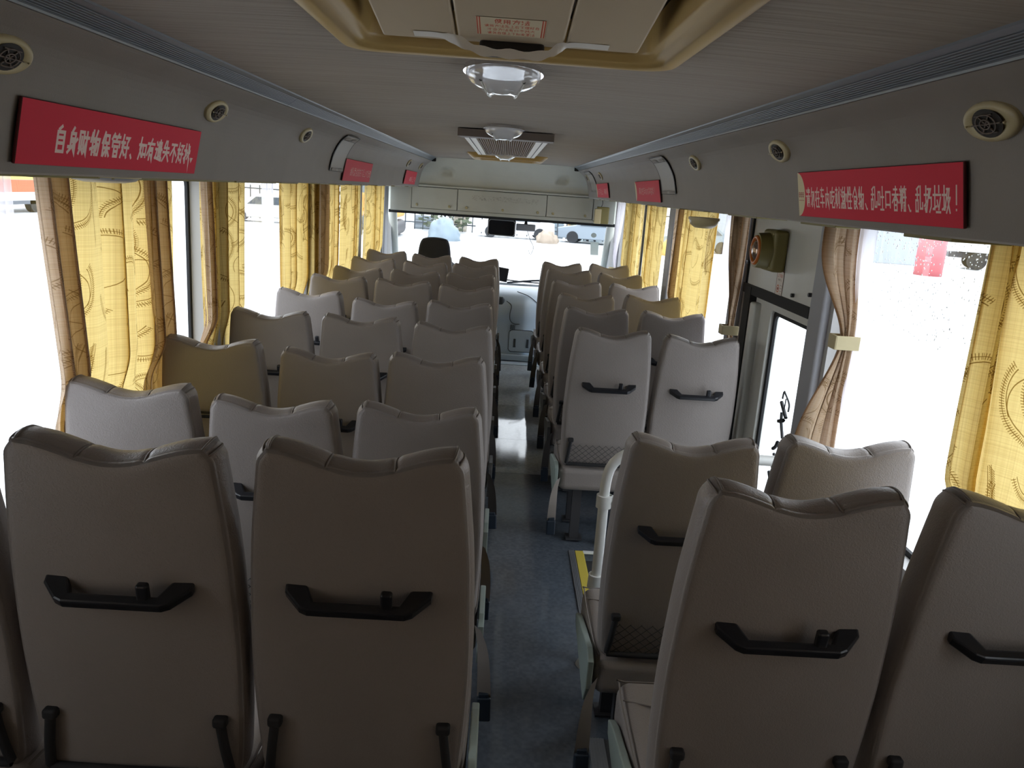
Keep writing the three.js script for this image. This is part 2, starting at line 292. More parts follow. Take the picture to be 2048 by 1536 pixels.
function makeSeat(kind) {     // kind: 0 plain, 1 aisle on +x, -1 aisle on -x
  const s = new THREE.Group();
  part('seat_back', backGeometry(), M.vinyl, s);
  part('seam_piping', seamGeometry(), M.seam, s);
  const h = new THREE.Group(); h.name = 'grab_handle'; s.add(h); h.position.set(0, SB, rake(0.425));
  part('grip', handleGeometry(), M.black, h);
  part('coat_hook', rb(0.02, 0.034, 0.016, 0.005, 0.05, 0.43, 0.033, 0.15), M.black, h);
  const cushion = rb(0.392, 0.125, 0.42, 0.035, 0, 0.352, -0.275, 0.03, 0, 0, 5);
  const cu = part('seat_cushion', cushion, M.vinyl, s);
  part('cushion_piping', [tube([[-0.185, 0.405, -0.09], [-0.193, 0.405, -0.2], [-0.192, 0.417, -0.45], [-0.16, 0.412, -0.474], [0.16, 0.412, -0.474], [0.192, 0.417, -0.45], [0.193, 0.405, -0.2], [0.185, 0.405, -0.09]], 0.0022, 60, 5), tube([[-0.19, 0.414, -0.4], [-0.1, 0.424, -0.36], [0, 0.4255, -0.345], [0.1, 0.424, -0.36], [0.19, 0.414, -0.4]], 0.002, 24, 5)], M.seam, cu);
  // net pocket low on the back
  const bar = (x0, y0, x1, y1, r = 0.009) => tube([[x0, y0 + SB, rake(y0) + 0.01], [(x0 + x1) / 2, (y0 + y1) / 2 + SB, rake((y0 + y1) / 2) + 0.013], [x1, y1 + SB, rake(y1) + 0.01]], r, 8, 6);
  const pf = part('pocket_frame', [bar(-0.152, 0.145, -0.166, 0.03), bar(0.152, 0.145, 0.166, 0.03), bar(-0.166, 0.025, 0.166, 0.025), rb(0.026, 0.02, 0.02, 0.006, -0.152, 0.147 + SB, rake(0.147) + 0.008), rb(0.026, 0.02, 0.02, 0.006, 0.152, 0.147 + SB, rake(0.147) + 0.008)], M.blackMatte, s);
  const strands = [];
  for (let i = -5; i < 11; i++) { const x0 = -0.155 + i * 0.031; for (const q of [1, -1]) { let a = x0, b = x0 + 0.11, ya = 0.03, yb = 0.125; if (a < -0.155) { ya += (-0.155 - a) / 0.11 * 0.095; a = -0.155; } if (b > 0.155) { yb -= (b - 0.155) / 0.11 * 0.095; b = 0.155; } if (b - a > 0.01) strands.push(bar(q * a, ya, q * b, yb, 0.0009)); } }
  const net = part('pocket_net', strands, M.net, pf); net.userData.kind = 'stuff';
  // under-frame and legs
  part('under_frame', [bx(0.34, 0.025, 0.03, 0, 0.276, -0.16), bx(0.34, 0.025, 0.03, 0, 0.28, -0.42), bx(0.03, 0.02, 0.34, -0.15, 0.275, -0.29), bx(0.03, 0.02, 0.34, 0.15, 0.275, -0.29)], M.frameSteel, s);
  const lx = kind === 1 ? 0.09 : kind === -1 ? -0.09 : 0.1;
  for (const z of [-0.17, -0.4]) part('leg', [bx(0.045, 0.27, 0.035, lx, 0.135, z), bx(0.08, 0.008, 0.07, lx, 0.006, z)], M.frameSteel, s);
  if (kind) {
    part('side_shell', extr([[0.06, 0.4], [0.1, 0.42], [0.16, 0.405], [0.36, 0.37], [0.41, 0.35], [0.4, 0.325], [0.14, 0.26], [0.1, 0.255], [0.07, 0.31]], 0.012, 0.003).applyMatrix4(M4(0, 0, 1, 0, 0, 1, 0, 0, -1, 0, 0, 0, 0, 0, 0, 1)).translate(kind * 0.209 - 0.006, 0, 0), M.shellDark, s);
    const b = new THREE.Group(); b.name = 'seat_belt'; b.position.set(0, 0.39, -0.02); s.add(b);
    part('strap', belt(kind, 0.21, 0.006), beltDark, b);
    part('buckle', [rb(0.042, 0.075, 0.024, 0.006, kind * 0.222, -0.245, 0.016), rb(0.03, 0.02, 0.018, 0.004, kind * 0.221, -0.205, 0.016)], M.buckle, b);
  }
  return s;
}
const seatKinds = { 0: makeSeat(0), 1: makeSeat(1), '-1': makeSeat(-1) };
const ord = ['', 'first', 'second', 'third', 'fourth', 'fifth', 'sixth', 'seventh', 'eighth'];
const LZ = [1.21, 2.115, 2.784, 3.497, 4.209, 4.959, 5.641, 6.333, 7.039], RZ = [1.211, 1.95, 3.541, 4.223, 4.849, 5.53, 6.262, 6.977];
// small departures of single seats: column -> [sideways mm, up mm, tilt in thousandths]
const JIG = {
  A: [[-1, 7, 8], [9, -8, 0], [2, -2, 19], [-1, -6, -15], [-4, -6, 18], [-4, -5, 15], [-9, -3, 30], [-9, 0, 28], [0, -8, -5]],
  B: [[-3, -2, 0], [2, -14, 0], [8, -11, -30], [-6, 4, 3], [0, -20, 0], [-4, 3, -5], [0, -6, -3], [4, -7, -12], [2, -6, 25]],
  C: [[0, 0, 0], [2, 11, -35], [-10, 10, 0], [2, 5, 0], [8, 7, -12], [4, 5, -14], [10, -8, 0], [-4, 0, 0], [5, 5, 0]],
  D: [[0, -18, 12], [2, 0, 15], [-3, 9, 25], [0, 8, 28], [8, 1, 11], [3, 6, 15], [-2, 15, 6], [-4, 5, 28]],
  E: [[0, -11, 0], [-3, 19, 9], [-2, 3, 20], [-2, 10, -2], [-3, 16, 0], [3, 8, 15], [2, 6, 8], [3, 14, 0]],
};
const COL = { A: [-0.174, 1, 'aisle seat on the driver side'], B: [-0.578, 0, 'middle seat of the driver-side threes'], C: [-0.983, 0, 'window seat on the driver side'], D: [0.563, -1, 'aisle seat on the door side'], E: [0.966, 0, 'window seat on the door side'] };
for (const [c, [x, kind, words]] of Object.entries(COL)) {
  const Z = 'ABC'.includes(c) ? LZ : RZ;
  Z.forEach((d, r) => {
    const o = seatKinds[kind].clone(); o.name = numbered('bus_seat'); scene.add(o);
    const [jx, jy, jt] = JIG[c][r], base = r === 0 ? 0.165 : 0;
    o.position.set(x + jx / 9000, base + jy / 1000, -d); o.rotation.z = jt / 3200;
    const where = r === 0 ? 'on the raised rear platform' : 'ABC'.includes(c) ? ord[r] + ' row ahead of the platform' : r === 1 ? 'just behind the door step' : r === 2 ? 'just ahead of the door' : ord[r - 1] + ' row ahead of the door';
    tag(o, 'beige vinyl ' + words + ', ' + where, 'seat', 'bus seats in rows');
    const b = o.children.find((k) => k.name === 'seat_belt');
    if (r === 0) { const pf = o.children.find((k) => k.name === 'pocket_frame'); pf.remove(pf.children[0]); }
    if (r < 3) o.traverse((q) => { if (q.name === 'side_shell') q.material = M.shell; if (q.name === 'strap' && r > 0) q.material = beltMat; });
    if (b) { b.rotation.z = rr(-0.05, 0.05); b.rotation.x = rr(-0.12, 0.12); b.position.y += rr(-0.03, 0.03); }
  });
}

// ------------------------------------------------------------------ overhead ducts with vents, covers and signs
const DP = [[0.735, 1.903], [0.79, 1.862], [0.828, 1.8], [0.842, 1.755], [0.851, 1.71], [0.862, 1.65]];
const ductCurve = new THREE.CatmullRomCurve3(DP.map(([x, y]) => V(x, y, 0)));
function ductFrame(y) {       // point and inward tilt of the duct face at height y
  let lo = 0, hi = 1; for (let i = 0; i < 40; i++) { const m = (lo + hi) / 2; ductCurve.getPoint(m).y > y ? lo = m : hi = m; }
  const p = ductCurve.getPoint(lo), t = ductCurve.getTangent(lo); return { x: p.x, y: p.y, tilt: Math.atan2(t.x, -t.y) };
}
for (const s of [-1, 1]) {
  const side = s < 0 ? 'driver-side' : 'door-side';
  const o = thing('overhead_duct', 'long beige overhead air duct above the ' + side + ' windows', 'air duct', [0, 0, 0]);
  const inner = ductCurve.getPoints(22).map((p) => [p.x, p.y]);
  const pts = [...inner, [0.868, 1.646], [1.2, 1.655], [1.2, 1.662], [0.875, 1.66], ...inner.slice().reverse().map(([x, y]) => [x + 0.008, y + 0.006])].map(([x, y]) => [s * x, y]);
  if (s > 0) pts.reverse();
  for (const [a, b] of [[REAR, 8.31]]) part('duct_panel', extr(pts, b - a).translate(0, 0, -b), M.duct, o);
  const lip = []; for (let d = 1.0; d < 8.2; d += rr(0.25, 0.7)) lip.push(rb(rr(0.05, 0.12), rr(0.006, 0.012), rr(0.18, 0.5), 0.003, s * 0.93, 1.645, -d));
  part('curtain_track', [bx(0.02, 0.02, 7.2, s * 1.16, 1.648, -4.6), ...lip], M.olive, o);
  // access covers follow the curve of the duct
  for (const [a, b] of s < 0 ? [[4.08, 4.39]] : [[3.97, 4.3], [7.45, 7.88]]) {
    const c = new THREE.Group(); c.name = 'access_cover'; o.add(c);
    const t0 = 0.1, t1 = 0.78, band = (d0, d1, q0, q1, off) => gridSurf(2, 16, (u, v) => { const p = ductCurve.getPoint(lerp(q0, q1, s < 0 ? v : 1 - v)); return [s * (p.x - off), p.y - off * 0.5, -lerp(d0, d1, u)]; });
    const dbl = (q) => { const m = q.clone(); m.side = THREE.DoubleSide; return m; };
    part('cover_panel', band(a, b, t0, t1, 0.006), dbl(M.cover), c);
    part('shadow_gap', [band(a - 0.016, a, t0, t1, 0.007), band(b, b + 0.014, t0, t1, 0.007), band(a, b, t0 - 0.018, t0, 0.007), band(a, b, t1, t1 + 0.012, 0.007)], dbl(M.dark), c);
    for (const q of [0.14, 0.72]) part('hinge', [band(a + 0.02, a + 0.13, q, q + 0.05, 0.009), band(b - 0.13, b - 0.02, q, q + 0.05, 0.009)], dbl(M.duct), c);
    for (const q of [0.19, 0.715]) part('hinge_line', band(a, b, q, q + 0.007, 0.0085), dbl(M.dark), c);
  }
}
// oval air vents
const ventSpots = [[-1, 1.4], [-1, 2.384], [-1, 3.421], [-1, 6.97], [-1, 7.914], [1, 1.348], [1, 2.383], [1, 3.438], [1, 6.884], [1, 7.972]];
const ventWhere = ['nearest the hatch', 'second along', 'third along', 'fourth along', 'farthest, by the windscreen'];
function makeVent() {
  const o = new THREE.Group();
  const bez = new THREE.TorusGeometry(0.048, 0.013, 10, 40).scale(1.28, 0.98, 0.7), plate = new THREE.RingGeometry(0.036, 0.058, 40).scale(1.25, 0.95, 1).translate(0, 0, 0.004);
  part('bezel', [bez, plate, cy(0.062, 0.064, 0.012, 0, 0, -0.004, Math.PI / 2).scale(1.24, 0.96, 1)], M.bezel, o);
  part('throat', [new THREE.CircleGeometry(0.043, 32).translate(0, 0, 0.0085)], M.dark, o);
  part('grille', [new THREE.TorusGeometry(0.014, 0.0022, 6, 24).translate(0, 0, 0.013), new THREE.TorusGeometry(0.028, 0.0018, 6, 30).translate(0, 0, 0.012), bx(0.084, 0.003, 0.003, 0, 0, 0.012), bx(0.056, 0.003, 0.003, 0, 0.0, 0.011, 0, 0, 1.0), bx(0.056, 0.003, 0.003, 0, 0, 0.011, 0, 0, -1.0), bx(0.05, 0.0025, 0.003, 0, 0.026, 0.011), bx(0.05, 0.0025, 0.003, 0, -0.026, 0.011)], M.vaneBrown, o);
  for (const x of [-0.056, 0.056]) part('screw', cy(0.003, 0.003, 0.004, x, 0, 0.014, Math.PI / 2, 0, 0, 10), M.bezel, o);
  return o;
}
const vent0 = makeVent();
for (const k of vent0.children) k.scale.set(0.95, 0.58, 0.8), k.position.set(k.position.x * 0.95, k.position.y * 0.58, 0);
ventSpots.forEach(([s, d], i) => {
  const o = vent0.clone(), f = ductFrame(1.838); o.name = numbered('air_vent'); scene.add(o);
  o.rotation.order = 'YXZ'; o.rotation.set(f.tilt, s < 0 ? Math.PI / 2 : -Math.PI / 2, 0); o.position.set(s * (f.x - 0.006), f.y, -d);
  tag(o, 'cream oval air vent with dark grille on the ' + (s < 0 ? 'driver' : 'door') + '-side duct, ' + ventWhere[i % 5], 'air vent', 'air vents along the ducts');
});
// red signs
const RED = '#dc0f3a', INK = '#f3d9d0';
function sign(s, d, w, label, draw) {
  const f = ductFrame(1.722), o = thing('notice_board', label, 'sign', [s * (f.x - 0.009), f.y, -d], 'red notices on the ducts');
  o.rotation.order = 'YXZ'; o.rotation.set(0.2, s < 0 ? Math.PI / 2 : -Math.PI / 2, s < 0 ? -0.003 : 0.004);
  part('board', rb(w, 0.118, 0.006, 0.002), std([0.1, 0.008, 0.012], 0.5), o);
  part('print', new THREE.PlaneGeometry(w - 0.002, 0.116).translate(0, 0, 0.0035), std('#ffffff', 0.65, { map: canvasTex(w > 0.8 ? 2048 : 1024, w > 0.8 ? 288 : 148, (g, W, H) => { g.fillStyle = RED; g.fillRect(0, 0, W, H); g.strokeStyle = INK; draw(g, W, H); }) }), o, true);
  return o;
}
function line(g, text, x0, x1, y, h, lw) { const n = text.length, step = (x1 - x0) / n; [...text].forEach((c, i) => brush(g, c, x0 + i * step, y, step * 0.84, h, lw)); }
function crescent(g, W, H, mark) {
  g.fillStyle = '#e6d9b4'; g.beginPath(); g.ellipse(0, H / 2, W * 0.062, H * 0.5, 0, 0, Math.PI * 2); g.fill();
  if (mark) { g.strokeStyle = '#a8443a'; for (let k = 0; k < 3; k++) { g.lineWidth = 4; const x = 8 + k * 33; g.strokeRect(x + 4, H * 0.46, 22, 26); g.beginPath(); g.moveTo(x, H * 0.5); g.lineTo(x + 30, H * 0.5); g.moveTo(x + 15, H * 0.44); g.lineTo(x + 15, H * 0.58); g.stroke(); } g.lineWidth = 5; g.beginPath(); g.moveTo(10, H * 0.635); g.lineTo(104, H * 0.635); g.setLineDash([6, 4]); g.stroke(); g.setLineDash([]); g.strokeStyle = INK; }
}
sign(-1, 1.905, 0.845, 'long red notice about minding belongings, nearest on the driver-side duct', (g, W, H) => line(g, '自身财物保管好,如有遗失不好找。', W * 0.14, W * 0.995, H * 0.33, H * 0.44, 17));
sign(-1, 4.83, 0.86, 'red queueing notice beside the access cover on the driver-side duct', (g, W, H) => line(g, '排队要自觉先下后上才合理', W * 0.2, W * 0.985, H * 0.36, H * 0.38, 6));
sign(-1, 7.42, 0.83, 'small-looking red notice farthest along the driver-side duct', (g, W, H) => line(g, '请排队上下车', W * 0.4, W * 0.98, H * 0.42, H * 0.38, 6));
sign(1, 1.86, 0.825, 'long red notice against eating and littering, nearest on the door-side duct', (g, W, H) => { crescent(g, W, H, true); line(g, '请勿在车内吃刺激性食物、乱吐口香糖、乱扔垃圾!', W * 0.07, W * 0.995, H * 0.34, H * 0.44, 11); });
sign(1, 4.75, 0.82, 'red notice against loud talking, beside the door-side access cover', (g, W, H) => { crescent(g, W, H); line(g, '请勿在车内大声喧哗!', W * 0.17, W * 0.86, H * 0.3, H * 0.36, 6); });
sign(1, 6.97, 0.83, 'small-looking red notice farthest along the door-side duct', (g, W, H) => { crescent(g, W, H); line(g, '先下后上,请排队', W * 0.12, W * 0.98, H * 0.36, H * 0.4, 6); });
// lamps under the ducts
function underLamp(x, y, d, label, m, flat = 1) {
  const o = thing('reading_lamp', label, 'lamp', [x, y, -d]);
  part('housing', new THREE.LatheGeometry([[0.001, -0.042], [0.05, -0.04], [0.075, -0.026], [0.083, -0.008], [0.085, 0.004]].map((p) => new THREE.Vector2(...p)), 32).scale(0.8, flat, 1.35), m, o);
  part('collar', cy(0.09, 0.09, 0.012, 0, 0.004, 0, 0, 0, 0, 32).scale(0.8, 1, 1.3), M.bezel, o);
}
underLamp(-0.94, 1.645, 2.0, 'grey shallow lamp under the driver-side duct above the big curtain', std([0.3, 0.31, 0.33], 0.35), 0.35);
underLamp(1.0, 1.6, 3.98, 'cream bowl-shaped lamp hanging under the duct by the door post', M.bezel);

// ------------------------------------------------------------------ ceiling fittings
{
  const hx = 0.02, hd = 1.33;
  const h = thing('roof_hatch', 'ochre framed roof escape hatch with taped handle, nearest the camera', 'hatch', [hx, 1.94, -hd]);
  const ringAt = (a0, d0, r0, y0) => ({ pts: rrect(-a0, -d0, a0, d0, r0, 6), y: y0 });
  const loft = (rings) => { const n = rings[0].pts.length, pos = [], idx = []; for (const q of rings) for (const [x, z] of q.pts) pos.push(x, q.y, z); for (let k = 0; k + 1 < rings.length; k++) for (let i = 0; i < n; i++) { const a = k * n + i, b = k * n + (i + 1) % n; idx.push(a, b, a + n, b, b + n, a + n); } const g = new THREE.BufferGeometry(); g.setAttribute('position', new THREE.Float32BufferAttribute(pos, 3)); g.setIndex(idx); g.computeVertexNormals(); return g; };
  const och = M.ochre.clone(); och.side = THREE.DoubleSide;
  part('hatch_frame', loft([ringAt(0.325, 0.37, 0.08, 0.005), ringAt(0.323, 0.368, 0.066, -0.01), ringAt(0.315, 0.36, 0.062, -0.015), ringAt(0.292, 0.336, 0.056, -0.014), ringAt(0.288, 0.332, 0.055, -0.008), ringAt(0.275, 0.318, 0.05, -0.006), ringAt(0.271, 0.314, 0.05, 0.004), ringAt(0.262, 0.306, 0.045, 0.008), ringAt(0.26, 0.304, 0.04, 0.06)]), och, h);
  const lid = new THREE.Group(); lid.name = 'hatch_lid'; h.add(lid); lid.position.set(0, 0.03, 0.05); lid.rotation.x = -0.13;
  for (const [x0, x1] of [[-0.226, -0.096], [-0.092, 0.094], [0.098, 0.228]]) part('lid_panel', rb(x1 - x0, 0.02, 0.53, 0.006, (x0 + x1) / 2, 0, 0.02), M.hatchLid, lid);
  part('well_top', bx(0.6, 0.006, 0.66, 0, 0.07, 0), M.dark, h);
  const hd2 = part('handle', rb(0.115, 0.026, 0.034, 0.009, 0.003, -0.018, -0.244), M.black, lid);
  const tapeMat = std([0.88, 0.88, 0.86], 0.3);
  const tp = (pts, w) => { const c = new THREE.CatmullRomCurve3(pts.map((p) => V(...p))); return gridSurf(3, 60, (u, v) => { const p = c.getPoint(v), a = 1.35 * smooth(v, 0.14, 0.34) * (1 - smooth(v, 0.66, 0.84)), q = (u - 0.5) * w * (1 - 0.35 * a); return [p.x, p.y + q * Math.sin(a) + 0.0012 * Math.sin(v * 60 + u * 3) * a, p.z + q * Math.cos(a)]; }); };
  part('white_tape', [tp([[-0.168, -0.0112, -0.215], [-0.125, -0.0114, -0.215], [-0.095, -0.016, -0.218], [-0.055, -0.028, -0.226], [0, -0.031, -0.226], [0.06, -0.029, -0.226], [0.088, -0.016, -0.22], [0.105, -0.0114, -0.218], [0.172, -0.0112, -0.218]], 0.028)], (tapeMat.side = THREE.DoubleSide, tapeMat), lid);
  part('sticker', new THREE.PlaneGeometry(0.115, 0.085).rotateX(Math.PI / 2).translate(0.0, -0.0108, -0.15), std('#ffffff', 0.5, { side: THREE.DoubleSide, map: canvasTex(512, 224, (g, W, H) => {
    g.fillStyle = '#d9cfb4'; g.fillRect(0, 0, W, H); g.strokeStyle = '#c4583f'; g.lineWidth = 10; for (const x of [8, 26, W - 26, W - 8]) { g.beginPath(); g.moveTo(x, 0); g.lineTo(x, H); g.stroke(); }
    line(g, '使用方法', 130, 400, 16, 54, 7); line(g, '请用方法先上后下理好自', 60, 470, 86, 34, 3.5); line(g, '才合方法有口不找大', 80, 440, 132, 34, 3.5); line(g, '请勿自理上下如有要法', 80, 440, 178, 34, 3.5); }) }), lid, true);
  // the second hatch, seen almost edge-on
  const h2 = thing('roof_hatch', 'ochre framed roof hatch seen edge-on, ahead of the ceiling grille', 'hatch', [0.02, 1.945, -6.95]);
  part('hatch_frame', loft([ringAt(0.325, 0.32, 0.08, 0.005), ringAt(0.325, 0.32, 0.08, -0.004), ringAt(0.29, 0.29, 0.075, -0.034), ringAt(0.28, 0.28, 0.07, -0.036), ringAt(0.25, 0.25, 0.06, -0.02), ringAt(0.24, 0.24, 0.05, 0.01)]), och, h2);
  part('lid_panel', rb(0.52, 0.02, 0.52, 0.01, 0, 0.0, 0), M.hatchLid, h2);
  // clear dome lamps
  const dome = () => {
    const o = new THREE.Group();
    const N = 36, K = 12, surf = (off) => gridSurf(N, K, (u, v) => { const a = u * Math.PI * 2, r = Math.sin(v * Math.PI / 2), x = Math.cos(a) * r, z = Math.sin(a) * r; const ridge = Math.exp(-(((Math.abs(x) - 0.36 - 0.12 * z * z) / 0.07) ** 2)); const step = 0.004 * smooth(0.5 - Math.abs(x), 0, 0.16); return [x * (0.088 - off), -(0.042 - off) * Math.sqrt(Math.max(0, 1 - r * r)) * (1 + 0.15 * ridge) - step * (1 - r * r) - 0.006, z * (0.15 - off)]; });
    part('clear_dome', surf(0), phys([0.97, 0.98, 1], 0.04, { transmission: 0.55, thickness: 0, ior: 1.5, side: THREE.DoubleSide }), o);
    part('reflector', gridSurf(N, 6, (u, v) => { const a = u * Math.PI * 2, r = 1 - v; return [Math.cos(a) * r * 0.08, -0.008 + 0.006 * (1 - r * r), Math.sin(a) * r * 0.142]; }), std([0.75, 0.76, 0.78], 0.22, { metalness: 0.9, side: THREE.DoubleSide }), o);
    for (const s of [-1, 1]) { const led = part('led_cluster', [0, 1, 2, 3, 4].map((k) => cy(0.008, 0.008, 0.012, s * 0.057, -0.014, -0.05 + k * 0.024, 0, 0, 0, 12)), M.dark, o); part('rib', tube([[s * 0.03, -0.046, -0.09], [s * 0.034, -0.05, 0], [s * 0.048, -0.032, 0.085]], 0.004, 14, 6), M.rail, o); }
    part('base_ring', cy(0.092, 0.094, 0.012, 0, 0, 0, 0, 0, 0, 48).scale(1, 1, 1.66), M.chrome, o);
    return o;
  };
  const d0 = dome();
  [[0.005, 1.98, 'clear plastic ceiling lamp just ahead of the near hatch'], [0.0, 3.78, 'clear plastic ceiling lamp at the near end of the ceiling grille'], [0.0, 6.45, 'clear plastic ceiling lamp between the grille and the far hatch']].forEach(([x, d, label], i) => {
    const o = i ? d0.clone() : d0; o.name = numbered('ceiling_lamp'); o.position.set(x, 1.945, -d); scene.add(o); tag(o, label, 'ceiling lamp', 'ceiling lamps along the bus');
  });
  // air return grille
  const a = thing('air_return_grille', 'long white framed ceiling grille with brown mesh and lip', 'ceiling grille', [0.01, 1.945, -5.25]);
  part('grille_frame', [bx(0.06, 0.02, 2.3, -0.185, -0.012, 0), bx(0.06, 0.02, 2.3, 0.185, -0.012, 0), bx(0.43, 0.02, 0.05, 0, -0.012, 1.13), bx(0.43, 0.02, 0.05, 0, -0.012, -1.13)], M.white, a);
  part('frame_slot', [bx(0.004, 0.002, 2.24, -0.187, -0.0235, 0), bx(0.004, 0.002, 2.24, 0.187, -0.0235, 0)], M.dark, a);
  part('brown_lip', bx(0.46, 0.035, 0.12, 0, -0.016, 1.215), M.vaneBrown, a);
  part('mesh_panel', bx(0.32, 0.006, 2.22, 0, -0.008, 0), std([0.09, 0.06, 0.035], 0.6), a);
  const wires = []; for (let i = 0; i < 26; i++) wires.push(bx(0.004, 0.004, 2.2, -0.15 + i * 0.012, -0.013, 0)); for (let i = 0; i < 60; i++) wires.push(bx(0.31, 0.004, 0.005, 0, -0.013, -1.08 + i * 0.0366));
  part('grille_wire', wires, std([0.2, 0.13, 0.07], 0.5), a).userData.kind = 'stuff';
}

// ------------------------------------------------------------------ curtains
const makeCloth = (base, ink) => canvasTex(1024, 1024, (g, W, H) => {
  g.fillStyle = base; g.fillRect(0, 0, W, H);
  for (let k = 0; k < 900; k++) { g.fillStyle = k % 2 ? 'rgba(255,240,190,0.05)' : 'rgba(120,80,20,0.04)'; g.fillRect(0, rnd() * H, W, 1 + rnd() * 2); g.fillRect(rnd() * W, 0, 1 + rnd() * 2, H); }
  const arc = (x, y, r, a0, a1, hatch) => {
    for (const ox of [-W, 0, W]) for (const oy of [-H, 0, H]) {
      g.strokeStyle = ink; g.lineWidth = 3.2; g.beginPath(); g.arc(x + ox, y + oy, r, a0, a1); g.stroke();
      if (hatch) { g.lineWidth = 2.2; for (let a = a0; a < a1; a += 7 / r) { g.beginPath(); g.moveTo(x + ox + Math.cos(a) * (r + 7), y + oy + Math.sin(a) * (r + 7)); g.lineTo(x + ox + Math.cos(a + 0.04) * (r + 28), y + oy + Math.sin(a + 0.04) * (r + 28)); g.stroke(); } g.beginPath(); g.arc(x + ox, y + oy, r + 17, a0, a1); g.stroke(); }
    }
  };
  for (let k = 0; k < 26; k++) { const x = rnd() * W, y = rnd() * H, r = 60 + rnd() * 90, a = rnd() * 6.28; arc(x, y, r, a, a + 2.0 + rnd() * 2.2, k % 3 > 0); }
  for (let k = 0; k < 5; k++) { const x = rnd() * W, y = rnd() * H; arc(x + 600, y, 600, 2.8, 3.4, true); }
});
const clothTex = makeCloth('#e8d9a8', 'rgba(112,82,30,0.8)'), liningTex = makeCloth('#dccfbd', 'rgba(120,96,62,0.55)');
for (const t of [clothTex, liningTex]) { t.wrapS = t.wrapT = THREE.RepeatWrapping; t.repeat.set(1 / 0.75, 1 / 0.75); }
const cloth = phys([0.97, 0.89, 0.63], 1, { map: clothTex, transmission: 0.48, thickness: 0, side: THREE.DoubleSide, specularIntensity: 0.2 });
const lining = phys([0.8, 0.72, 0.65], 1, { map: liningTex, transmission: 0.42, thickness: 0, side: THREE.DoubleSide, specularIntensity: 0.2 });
const sheer = phys([0.92, 0.9, 0.93], 0.75, { transmission: 0.8, thickness: 0, side: THREE.DoubleSide, specularIntensity: 0.1 });
const hem = std([0.55, 0.42, 0.2], 0.9, { side: THREE.DoubleSide });
// s side, [a,b] extent along the bus at the top, [c,e] at the foot, y range, folds n, depth amp
function curtainSurf(s, [a, b], [c, e], y0, y1, n, amp, sd, { x0 = 1.165, tie, loop = 1, bow = 0, flatten = true } = {}) {
  const ph = hash(sd, 1, 2) * 6.28, width = (b - a) * 1.9;
  return gridSurf(Math.round(n * 18), 40, (u, v) => {
    let lo = lerp(a, c, v), hi = lerp(b, e, v), am = amp;
    if (tie) { const [tv, tz, tw] = tie, k = v < tv ? smooth(v, tv * 0.1, tv) : 1 - 0.75 * smooth(v, tv, tv + 0.45) ** 0.8; const pinch = Math.pow(k, v < tv ? 1.6 : 1.2); lo = lerp(lo, tz - tw / 2, pinch); hi = lerp(hi, tz + tw / 2, pinch); am = lerp(amp, amp * 0.55, pinch); }
    lo += bow * Math.sin(v * Math.PI);
    const w = u + 0.05 * Math.sin(u * 9 + sd), f = 2 * Math.PI * n * w + ph + 0.6 * Math.sin(u * 5 + v * 1.6 + sd), sp = Math.sin(f), irr = 0.65 + 0.35 * Math.sin(u * 23 + sd * 3);
    const d = lerp(lo, hi, u) + loop * am * 0.95 * irr * Math.sin(2 * f + 0.6) * 0.5 + 0.008 * Math.sin(v * 5 + sd);
    const yy = lerp(y1, y0, v), fl = (1 - smooth(yy, 0.93, 1.1)) * (flatten ? 1 : 0);
    return [s * (lerp(x0, Math.max(x0, 1.182), fl) + am * (1 - 0.65 * fl) * irr * Math.sign(sp) * Math.pow(Math.abs(sp), 0.75)), yy, -d, u * width, v * (y1 - y0)];
  });
}
function curtain(label, s, top, foot, y0, n, amp, sd, o = {}) {
  const k4 = ([a, b]) => [a * 1.035, b * 1.035]; top = k4(top); foot = k4(foot); if (o.tie) o.tie = [o.tie[0], o.tie[1] * 1.035, o.tie[2]]; if (o.extra) o.extra = o.extra.map(([a, b, ...r]) => [k4(a), k4(b), ...r]);
  const c = thing('curtain', label, 'curtain', [0, 0, 0], s < 0 ? 'curtains along the driver side' : 'curtains along the door side');
  part('cloth', curtainSurf(s, top, foot, y0, 1.652, n, amp, sd, o), o.mat ?? cloth, c, true);
  if (o.extra) for (const [t2, f2, n2, m2, off] of o.extra) part('fold', curtainSurf(s, t2, f2, y0, 1.652, n2, amp * 0.7, sd + 3, { x0: (o.x0 ?? 1.165) + off, tie: o.tie }), m2, c, true);
  if (o.tie) { const [tv, tz, tw] = o.tie, y = lerp(1.652, y0, tv); part('tie_band', [rb(0.008, 0.046, tw + 0.022, 0.003, s * 1.122, y, -tz), rb(0.08, 0.046, 0.006, 0.002, s * 1.16, y, -(tz + tw / 2 + 0.008)), rb(0.08, 0.046, 0.006, 0.002, s * 1.16, y, -(tz - tw / 2 - 0.008))], M.bezel, c); }
  return c;
}
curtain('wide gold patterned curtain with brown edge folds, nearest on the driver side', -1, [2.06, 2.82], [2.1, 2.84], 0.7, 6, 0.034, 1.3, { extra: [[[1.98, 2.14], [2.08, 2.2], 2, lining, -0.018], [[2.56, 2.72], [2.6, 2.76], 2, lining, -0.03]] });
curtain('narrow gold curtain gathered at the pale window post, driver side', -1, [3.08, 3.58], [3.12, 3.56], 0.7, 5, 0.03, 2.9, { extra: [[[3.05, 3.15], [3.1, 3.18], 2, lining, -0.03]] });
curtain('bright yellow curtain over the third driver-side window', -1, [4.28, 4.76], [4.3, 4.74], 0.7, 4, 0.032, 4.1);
curtain('orange-brown shadowed curtain fold beside the third driver-side window', -1, [4.86, 5.18], [4.84, 5.16], 0.7, 3, 0.045, 5.2, { extra: [[[4.87, 5.14], [4.87, 5.14], 2, lining, -0.04]] });
